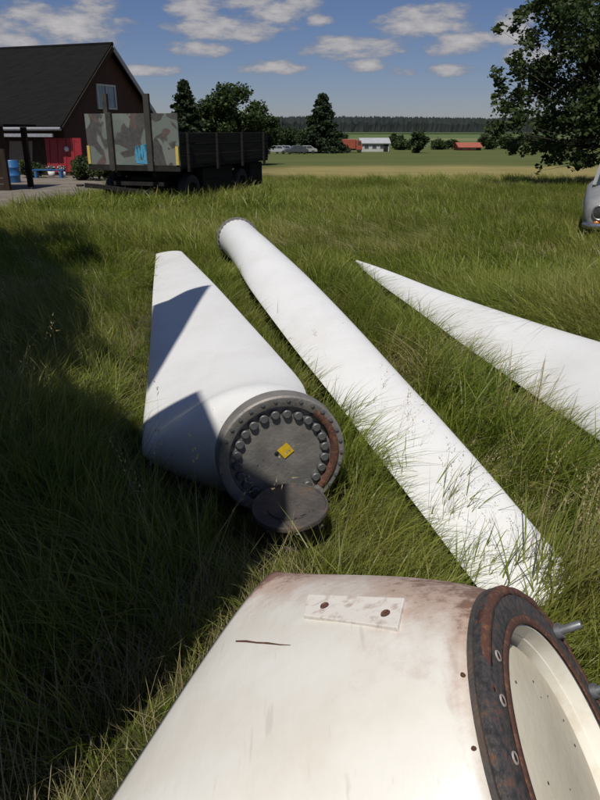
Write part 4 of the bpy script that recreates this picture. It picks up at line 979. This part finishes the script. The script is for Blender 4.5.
# ================================================================== FAR BUILDINGS AND VEHICLES
def build_far():
    red = mat('red_brown_wall', (.34,.07,.04), (.26,.055,.035), scale=1, rough=.8); wht = mat('white_wall', (.48,.48,.46), (.40,.40,.38), scale=1, rough=.7)
    groof = mat('grey_sheet_roof', (.42,.43,.44), (.34,.35,.36), scale=1, rough=.6); dark = MT['hole']; glass = mat('dark_pane', (.05,.06,.07), rough=.15)
    tile = mat('red_tile_roof', (.36,.10,.06), (.28,.08,.05), scale=2, rough=.85)
    def house(px0, px1, y, pyb, pye, pyr, wall, roof, name, label, cat, nwin=3, door=True, depth=6):
        a = ground_pt(px0, y); b = ground_pt(px1, y); w = b.x - a.x; z0 = gz(0, y); ze = PY(300, pye, y).z - z0; zr = PY(300, pyr, y + depth/2).z - z0
        t = thing(name, ((a.x+b.x)/2, y, z0), label, cat)
        mb = MB(); mb.box((-w/2, 0, -.3), (w/2, depth, ze)); mb.add([(-w/2,0,ze),(-w/2,depth,ze),(-w/2,depth/2,zr-.05)], [(0,1,2)]); mb.add([(w/2,0,ze),(w/2,depth,ze),(w/2,depth/2,zr-.05)], [(0,1,2)]); mb.build('wall', wall, t)
        for s in (0, 1):
            y0 = -.35 if s == 0 else depth + .35; zz = ze - (zr-ze)/(depth/2)*.35
            mb = MB(); mb.add([(-w/2-.3,y0,zz),(w/2+.3,y0,zz),(w/2+.3,depth/2,zr),(-w/2-.3,depth/2,zr),(-w/2-.3,y0,zz+.14),(w/2+.3,y0,zz+.14),(w/2+.3,depth/2,zr+.14),(-w/2-.3,depth/2,zr+.14)], [(0,1,2,3),(4,5,6,7),(0,1,5,4),(1,2,6,5),(2,3,7,6),(3,0,4,7)]); mb.build('roof', roof, t)
        for k in range(nwin):
            x = -w/2 + w*(k+.7)/(nwin+.6); mb = MB(); h = min(1.1, ze*.45); mb.box((x-.5, -.05, ze*.35), (x+.5, .0, ze*.35+h)); f = mb.build('window', wht if wall is not wht else groof, t); mb = MB(); mb.box((x-.42, -.065, ze*.35+.08), (x+.42, -.052, ze*.35+h-.08)); mb.build('pane', glass, f)
        if door: x = w*.38; mb = MB(); mb.box((x-.5,-.06,0), (x+.5,0,min(2.0, ze*.85))); mb.build('door', dark, t)
        return t
    house(361,389,160,151,143.2,138.5,wht,groof,'long_shed','long white shed with pale grey roof in the far meadow','building',3,True,7)
    house(459,481,170,152,147.2,143,tile,tile,'farm_shed','small red roofed shed in the far meadow under the field','building',2,True,6)
    # orange-red lorry with load
    y = 152; a = ground_pt(342, y); b = ground_pt(362, y); w = b.x - a.x; z0 = gz(0, y); org = mat('orange_lorry_paint', (.34,.08,.04), (.26,.065,.035), scale=1, rough=.5)
    t = thing('lorry', ((a.x+b.x)/2, y, z0), 'orange red lorry parked beside the white shed in the far meadow', 'lorry')
    mb = MB(); mb.box((-w/2,0,.75), (w*.18,2.3,2.6)); mb.build('load_box', org, t, bevel=.05)
    mb = MB(); vs = [(w*.2,0,.6),(w*.5,0,.6),(w*.5,0,1.5),(w*.44,0,2.35),(w*.2,0,2.4)]; mb.add(vs + [(x,2.2,z) for x,_,z in vs], [(0,1,2,3,4),(9,8,7,6,5)] + [(i,(i+1) % 5,(i+1) % 5+5,i+5) for i in range(5)]); cb = mb.build('cab', org, t); mb = MB(); mb.box((w*.28,-.03,1.5), (w*.43,-.005,2.15)); mb.build('window', glass, cb)
    mb = MB(); mb.box((-w/2+.05,.3,.5), (w*.48,2.0,.74)); mb.build('chassis', dark, t)
    for x in (-w*.36, -w*.16, w*.36):
        mb = MB(); mb.lathe([(0,-.12),(.45,-.12),(.5,-.08),(.5,.08),(.45,.12),(0,.12)], 20, Matrix.Translation((x,.15,.5)) @ Matrix.Rotation(rad(90), 4, 'X')); mb.build('wheel', MT['black'], t)
    # parked cars left of the cone tree
    pale = [(.38,.39,.40),(.25,.27,.30),(.06,.07,.08),(.32,.32,.30)]
    for i, (px, yy) in enumerate(((276,132),(284,140),(297,130),(306,136))):
        p = ground_pt(px, yy); pm = mat('car_paint_far', pale[i], tuple(c*.9 for c in pale[i]), scale=1, rough=.3)
        t = thing('parked_car', (p.x, yy, gz(0, yy)), ('pale car nearest the trailer tail in the far meadow','grey car second from the trailer tail in the far meadow','dark car at the foot of the far trees','beige car beside the foot of the cone-shaped tree')[i], 'car', 'cars parked in the far meadow', rad((4,-8,10,0)[i]))
        prof = [(-2.1,.35),(-2.1,.75),(-1.9,.9),(-1.1,.95),(-.6,1.42),(.9,1.42),(1.5,.98),(2.0,.85),(2.1,.6),(2.1,.35)]; m = len(prof)
        mb = MB(); mb.add([(x,0,z) for x, z in prof] + [(x,1.65,z) for x, z in prof], [tuple(range(m)), tuple(reversed(range(m, 2*m)))] + [(k,(k+1) % m,(k+1) % m+m,k+m) for k in range(m)]); mb.build('body', pm, t, bevel=.06)
        for x0, x1 in ((-.85,.1),(.18,1.05)): mb = MB(); mb.add([(x0,-.012,.98),(x1+(.15 if x1 > 1 else 0),-.012,.98),(x1-.15 if x1 > 1 else x1,-.012,1.36),(x0+(.3 if x0 < -.5 else 0),-.012,1.36)], [(0,1,2,3)]); mb.build('window', glass, t)
        for x in (-1.3, 1.3):
            mb = MB(); mb.lathe([(0,-.1),(.28,-.1),(.32,-.06),(.32,.06),(.28,.1),(0,.1)], 18, Matrix.Translation((x,.06,.32)) @ Matrix.Rotation(rad(90), 4, 'X')); mb.build('wheel', MT['black'], t)
build_far()

# ================================================================== OUT OF FRAME, LEFT AND BEHIND: added unseen things that throw the dark shade on the left
def build_shade_makers():
    # added unseen shape, profile cut to the shadow's outline; wedge-shaped in plan
    t = thing('shade_blocker', (-4.5, .7, 0), 'tall added unseen dark sheeting beyond the left edge, shading the black grass', 'stack')
    prof = [(-1.05,0),(-.88,1.2),(-.62,2.8),(-.57,3.6),(-.65,4.1),(-.90,4.2),(-.97,4.35),(-1.43,5.8),(-1.73,5.5),(-2.14,6.2),(-8.0,6.4),(-8.3,0)]; D = 4.0; sk = -D*abs(TO_SUN.x/TO_SUN.y)
    m = len(prof); mb = MB(); mb.add([(x+4.5,0,z) for x, z in prof] + [(min(x, -2.6)+4.5+sk,-D,z) for x, z in prof], [tuple(range(m)), tuple(reversed(range(m, 2*m)))] + [(i,(i+1) % m,(i+1) % m+m,i+m) for i in range(m)]); mb.build('blocker', MT['roof'], t)
    for x in (-7.5, -5, -2.6): mb = MB(); mb.bar((x+4.5,.03,.1), (x+4.5,.03,5.6), .05, .03); mb.build('strap', MT['black'], t)
    # added tree further left: clumps placed so its crown shades the far left grass
    rng = np.random.default_rng(77); k = Vector((-TO_SUN.x/TO_SUN.z, -TO_SUN.y/TO_SUN.z)); base = Vector((-6.2, 4.2, 0)); cl = []
    def over(px, py, z, h, r, n=1, j=.15):
        q = P(px, py, z)
        for _ in range(n):
            hh = h + rng.normal()*.15; cl.append((q.x - k.x*hh + rng.normal()*j - base.x, q.y - k.y*hh + rng.normal()*j - base.y, z + hh - base.z, r*rng.uniform(.85, 1.15)))
    for (px, py, r) in ((0,262,.9),(20,275,.9),(40,285,.8),(10,300,.9),(45,315,.75),(20,330,.8),(60,305,.55),(70,335,.45),(80,345,.35),(92,353,.22),(40,350,.6),(10,360,.8),(-30,300,1.2),(-40,340,1.2),(-40,380,1.2),(0,385,.8),(25,380,.6),(45,268,.6),(-30,265,1.0),(95,258,.42),(110,268,.3),(90,248,.35),(120,275,.25),(62,258,.4)):
        over(px - 20, py, 0, 5.6, r*.85, 3, r*.2)
    C = cl
    t = thing('added_shade_tree', base, 'dense added tree, unseen beyond the left edge, shading the far left grass', 'tree')
    mb = MB(); mb.tube([(0,0,-.2),(.05,0,2.0),(.2,.1,3.8),(.4,.3,5.6)], [.3,.24,.18,.08], 10)
    for c in C[::2]:
        c = Vector(c[:3]); b = Vector((.15,.1,3.6)); mb.tube([b, b.lerp(c, .5) + Vector((0,0,.2)), c], [.05,.03,.01], 5, False)
    mb.build('trunk', MT['bark'], t)
    V, F = leaf_cloud([c[:3] for c in C], [c[3] for c in C], 26000, .17, rng, .8); np_mesh('crown', V, F, MT['leaf_dark'], t)
    # canvas sail added out of view, outline cut to the shadow on the blade
    pts = []
    for px, py in ((213,291),(188,294),(168,299),(150,299),(143,320),(141,350),(140,372),(142,386),(163,362),(184,335)):
        q = P(px, py, .2); hh = 4.9 + .002*(px-150); pts.append(Vector((q.x - k.x*hh, q.y - k.y*hh, .2 + hh)))
    o = sum(pts, Vector())/len(pts); t = thing('shadow_sail', o, 'dark canvas sail added unseen beyond the left edge, shading the broad blade', 'caster')
    m = len(pts); vs = [p - o for p in pts]; mb = MB(); mb.add(vs + [v + Vector((0,0,.006)) for v in vs], [tuple(range(m)), tuple(range(m, 2*m))] + [(a, (a+1) % m, (a+1) % m + m, a+m) for a in range(m)]); mb.build('caster', MT['roof'], t)
    for a, b in ((0, Vector((-3.2,-.5,6.3)) - o), (3, Vector((-5.9,4.5,5.2)) - o), (7, Vector((-3.2,.4,6.2)) - o)): mb = MB(); mb.tube([vs[a], b], .006, 6); mb.build('rope', MT['black'], t)
build_shade_makers()

# ================================================================== GRASS
def clump_mesh(name, seed, nb, hmin, hmax, spread, width, bend, lean, material, heads=False):
    rng = np.random.default_rng(seed); V = []; F = []; tone = []
    for i in range(nb):
        a = rng.uniform(0, 6.283); r = spread*math.sqrt(rng.random()); x0, y0 = r*math.cos(a), r*math.sin(a)
        h = rng.uniform(hmin, hmax); la = rng.uniform(0, 6.283); bx = bend*h*rng.uniform(.2, 1.0)*math.cos(la) + lean*h; by = bend*h*rng.uniform(.2, 1.0)*math.sin(la)
        w = width*rng.uniform(.6, 1.3); fa = rng.uniform(0, 6.283); wx, wy = math.cos(fa)*w/2, math.sin(fa)*w/2; b = len(V); seg = 4; tn = rng.random()
        for j in range(seg):
            f = j/seg; ww = 1 - f**1.6*.75; z = h*(f - .32*f**3*min(1.6, math.hypot(bx, by)/h)); c = (x0 + bx*f**1.8, y0 + by*f**1.8, z)
            V.append((c[0]-wx*ww, c[1]-wy*ww, c[2])); V.append((c[0]+wx*ww, c[1]+wy*ww, c[2])); tone += [tn, tn]
        V.append((x0+bx, y0+by, h*(1 - .32*min(1.6, math.hypot(bx, by)/h)))); tone.append(tn)
        for j in range(seg-1): q = b + 2*j; F.append((q, q+1, q+3, q+2))
        q = b + 2*(seg-1); F.append((q, q+1, q+2))
        if heads and rng.random() < .9:
            tip = np.array(V[-1]); d = tip - (np.array(V[-2]) + np.array(V[-3]))/2; d /= np.linalg.norm(d)+1e-9
            for m in range(9):
                p = tip + d*(.012*m - .02); o = rng.normal(size=3)*.006; u = d*.014 + o; s = np.cross(d, rng.normal(size=3)); s = s/np.linalg.norm(s)*.004; b2 = len(V)
                V += [tuple(p+o-s), tuple(p+o+s), tuple(p+u+o*1.2)]; tone += [tn]*3; F.append((b2, b2+1, b2+2))
    me = bpy.data.meshes.new(name); me.from_pydata(V, [], F); me.materials.append(material)
    at = me.attributes.new('tone', 'FLOAT', 'POINT'); at.data.foreach_set('value', np.array(tone, np.float32)); me.update()
    return bpy.data.objects.new(name, me)

def pip(px, py, poly):
    """vectorised point in polygon"""
    n = len(poly); ins = np.zeros(len(px), bool); j = n-1
    for i in range(n):
        xi, yi = poly[i]; xj, yj = poly[j]
        c = ((yi > py) != (yj > py)) & (px < (xj-xi)*(py-yi)/((yj-yi) if abs(yj-yi) > 1e-9 else 1e-9) + xi); ins ^= c; j = i
    return ins
def pdist(px, py, poly):
    best = np.full(len(px), 1e9); n = len(poly)
    for i in range(n):
        a = np.array(poly[i]); b = np.array(poly[(i+1) % n]); d = b-a; l2 = d@d + 1e-12
        t = np.clip(((px-a[0])*d[0] + (py-a[1])*d[1])/l2, 0, 1); best = np.minimum(best, np.hypot(px-a[0]-t*d[0], py-a[1]-t*d[1]))
    return best

def build_grass():
    G = grass_mat('meadow_grass', [(.055,.10,.010),(.15,.215,.024),(.26,.305,.045),(.37,.34,.095)], (.36,.335,.095), .5)
    Gd = grass_mat('straw_stalks', [(.34,.28,.14),(.44,.37,.19),(.26,.24,.09)], (.40,.33,.16), .3)
    srcs = []
    for i in range(6): srcs.append(clump_mesh('a_grass_clump%d' % i, 100+i, 32, (.18), .60, .13, .0088, .85, .62, G))
    for i in range(3): srcs.append(clump_mesh('b_low_clump%d' % i, 120+i, 36, (.08), .22, .12, .0075, .9, .30, G))
    for i in range(2): srcs.append(clump_mesh('c_straw_clump%d' % i, 130+i, 18, .15, .55, .13, .0045, .9, .6, Gd))
    for i in range(2): srcs.append(clump_mesh('d_seed_stalk%d' % i, 140+i, 5, .50, .78, .08, .0030, .35, .30, Gd, True))
    for i in range(2): srcs.append(clump_mesh('e_far_clump%d' % i, 150+i, 38, .22, .55, .20, .017, .8, .55, G))
    W_ = grass_mat('meadow_weeds', [(.05,.10,.018),(.09,.15,.03),(.14,.18,.045)], (.16,.17,.05), .35)
    for i in range(2): srcs.append(clump_mesh('f_weed%d' % i, 160+i, 13, .07, .20, .07, .030, 1.3, .1, W_))
    for i in range(2): srcs.append(clump_mesh('g_lodged%d' % i, 170+i, 26, .25, .60, .13, .0055, .5, 1.5, Gd))
    col = bpy.data.collections.new('grass_sources')
    for s in srcs: col.objects.link(s)
    rng = np.random.default_rng(8); polys = [[tuple(p) for p in f] for f in FOOT]
    def field(y0, y1, dens, near_margin=.0):
        hw = lambda y: .47*(y*math.cos(PITCH)+.7) + .5
        A = (hw(y0)+hw(y1))*(y1-y0); n = int(A*dens); y = rng.uniform(y0, y1, n*2); w = hw(y); x = rng.uniform(-1, 1, n*2)*hw(y1); k = np.abs(x) < w; return x[k], y[k]
    def vnoise(x, y, s, ph):
        return (np.sin(x*s+ph) * np.cos(y*s*1.3-ph*1.7) + np.sin((x+y)*s*.63+2.1*ph) + np.cos((x-1.4*y)*s*.41+ph))/3
    X = []; Y = []; I = []; S = []; RZ = []; TX = []; TY = []
    def emit(x, y, idx, scl, rz, tx=None, ty=None):
        X.append(x); Y.append(y); I.append(idx); S.append(scl); RZ.append(rz); TX.append(np.zeros(len(x)) if tx is None else tx); TY.append(np.zeros(len(x)) if ty is None else ty)
    for (y0, y1, dens) in ((.55, 4.0, 230), (4.0, 8.0, 150), (8.0, 14.0, 80), (14.0, 22.0, 42), (22.0, 34.0, 20)):
        x, y = field(y0, y1, dens)
        dmin = np.full(len(x), 9.0); keep = np.ones(len(x), bool)
        for p in polys: keep &= ~pip(x, y, p); dmin = np.minimum(dmin, pdist(x, y, p))
        # yard
        if y1 > 13: yr = np.array([yard_right(v) if v > 13.2 else -1e3 for v in y]); keep &= ~((x < yr + .2*np.sin(y*3)) & (y > 13.4))
        # trailer stays clear of tall grass inside its deck
        # open strip of mown hay beyond
        keep &= ~((y > 28 + 2*vnoise(x, y, .5, 1.)) & (x > -4) & (rng.random(len(x)) < .8))
        keep &= (dmin > .13) | (rng.random(len(x)) < .45)
        x, y, dmin = x[keep], y[keep], dmin[keep]; n = len(x)
        patch = vnoise(x, y, .9, 2.) + .5*vnoise(x, y, 2.7, .4)
        u = rng.random(n); idx = rng.integers(0, 6, n)
        off3 = x - (-.89 + .2262*(10.2-y)); near3 = np.abs(off3) < .85; left3 = near3 & (off3 < 0)
        low = (u < .30) | ((dmin < .22) & ~left3) | (dmin < .05); idx = np.where(low, rng.integers(6, 9, n), idx)
        ds = pdist(x, y, polys[STUB_I]); st_ = (u > .84) | ((ds < .55) & (x < .1) & (u > .45)); idx = np.where(st_, rng.integers(9, 11, n), idx)
        if y0 >= 8: idx = np.where(rng.random(n) < .55, rng.integers(13, 15, n), idx)
        scl = .80 + .30*patch + rng.normal(0, .10, n); scl = np.clip(scl, .4, 1.35)
        edge = np.clip((dmin - .0)/.55, 0, 1); scl *= np.where(left3, .58, .56) + np.where(left3, .42, .44)*edge
        scl *= np.where(y < 3.0, .85, 1.0) 
        rz = 1.6*vnoise(x, y, .45, 3.1) + 1.3*vnoise(x, y, 1.4, .9) + rng.normal(0, .55, n) + 2.6
        rz = np.where(near3 & (y < 9), -.35 + rng.normal(0, .7, n) + .6*vnoise(x, y, 1.1, .3), rz)
        emit(x, y, idx, scl, rz, rng.normal(0, .12, n), rng.normal(0, .12, n))
        if y0 < 8:
            k = (rng.random(n) < .030) & (dmin > .12) & (vnoise(x, y, 1.9, 4.4) > -.1); emit(x[k], y[k], rng.integers(15, 17, k.sum()), rng.uniform(.6, 1.4, k.sum()), rng.uniform(0, 6.28, k.sum()))
        k = (rng.random(n) < .085) & (dmin > .25) & (vnoise(x, y, 1.3, 7.7) > .05); emit(x[k], y[k], rng.integers(17, 19, k.sum()), rng.uniform(.6, 1.1, k.sum()), rz[k] + rng.normal(0, .5, k.sum()))
        k = (rng.random(n) < (.010 if y0 < 8 else .015)) & (dmin > .45)
        emit(x[k], y[k], rng.integers(11, 13, k.sum()), rng.uniform(.6, 1.05, k.sum()), rng.uniform(0, 6.28, k.sum()))
    # rank growth round the trailer's wheels
    tx = rng.uniform(-6.2, -.6, 900); ty = rng.uniform(14.8, 20.5, 900); kk = tx > -5.9 + (ty-15.5)*.2; tx, ty = tx[kk], ty[kk]
    emit(tx, ty, rng.integers(13, 15, len(tx)), rng.uniform(.8, 1.5, len(tx)), rng.uniform(0, 6.28, len(tx)))
    # stalks leaning over the blade edges, as in the photo
    for px, py in ((372,432),(380,446),(392,462),(404,478),(412,492),(424,508),(436,522),(446,540),(458,556),(470,572),(476,590),(385,470),(430,540),(150,462),(162,468),(176,472),(190,474),(205,480),(360,418),(340,398),(318,372),(300,352),(282,332),(500,590),(560,600),(585,605),(545,590),(520,600),(535,606),(555,610),(575,612),(590,612),(548,602),(568,606),(552,614),(562,616),(572,618),(582,618),(592,606),(540,612),(560,606),(556,622),(566,626),(576,628),(588,626),(598,620),(604,628),(580,620),(570,622)):
        for k in range(2):
            if rng.random() < (.5 if py < 590 else .1): continue
            q = P(px + rng.normal()*4, py + rng.normal()*3, .0); emit(np.array([q.x]), np.array([q.y]), np.array([rng.integers(11, 13) if k == 0 else rng.integers(0, 6)]), np.array([rng.uniform(.45, .75) if py < 598 else rng.uniform(.7, 1.0)]), np.array([rng.uniform(-.6, .9)]))
    X = np.concatenate(X); Y = np.concatenate(Y); I = np.concatenate(I).astype(np.int32); S = np.concatenate(S); RZ = np.concatenate(RZ); TX = np.concatenate(TX); TY = np.concatenate(TY)
    Z = np.array([gz(a, b) for a, b in zip(X, Y)]) - .02
    me = bpy.data.meshes.new('meadow_grass'); me.vertices.add(len(X)); me.vertices.foreach_set('co', np.stack([X, Y, Z], 1).astype(np.float32).ravel())
    a = me.attributes.new('idx', 'INT', 'POINT'); a.data.foreach_set('value', I)
    a = me.attributes.new('scl', 'FLOAT', 'POINT'); a.data.foreach_set('value', S.astype(np.float32))
    a = me.attributes.new('rot', 'FLOAT_VECTOR', 'POINT'); a.data.foreach_set('vector', np.stack([TX, TY, RZ], 1).astype(np.float32).ravel())
    o = bpy.data.objects.new('meadow_grass', me); COL.objects.link(o); tag(o, 'tall uneven meadow grass around the blades', 'grass', kind='stuff')
    ng = bpy.data.node_groups.new('grass_scatter', 'GeometryNodeTree'); ng.interface.new_socket('Geometry', in_out='INPUT', socket_type='NodeSocketGeometry'); ng.interface.new_socket('Geometry', in_out='OUTPUT', socket_type='NodeSocketGeometry')
    N = ng.nodes.new; L = ng.links.new; gi = N('NodeGroupInput'); go = N('NodeGroupOutput'); ip = N('GeometryNodeInstanceOnPoints'); ci = N('GeometryNodeCollectionInfo')
    ci.inputs['Collection'].default_value = col; ci.inputs['Separate Children'].default_value = True; ci.inputs['Reset Children'].default_value = True
    def na(name, dt): n = N('GeometryNodeInputNamedAttribute'); n.data_type = dt; n.inputs['Name'].default_value = name; return n.outputs[0]
    L(gi.outputs[0], ip.inputs['Points']); L(ci.outputs[0], ip.inputs['Instance']); ip.inputs['Pick Instance'].default_value = True
    L(na('idx', 'INT'), ip.inputs['Instance Index']); L(na('scl', 'FLOAT'), ip.inputs['Scale'])
    er = N('FunctionNodeEulerToRotation'); L(na('rot', 'FLOAT_VECTOR'), er.inputs[0]); L(er.outputs[0], ip.inputs['Rotation']); L(ip.outputs[0], go.inputs[0])
    md = o.modifiers.new('scatter', 'NODES'); md.node_group = ng
    print('grass clumps', len(X))
build_grass()
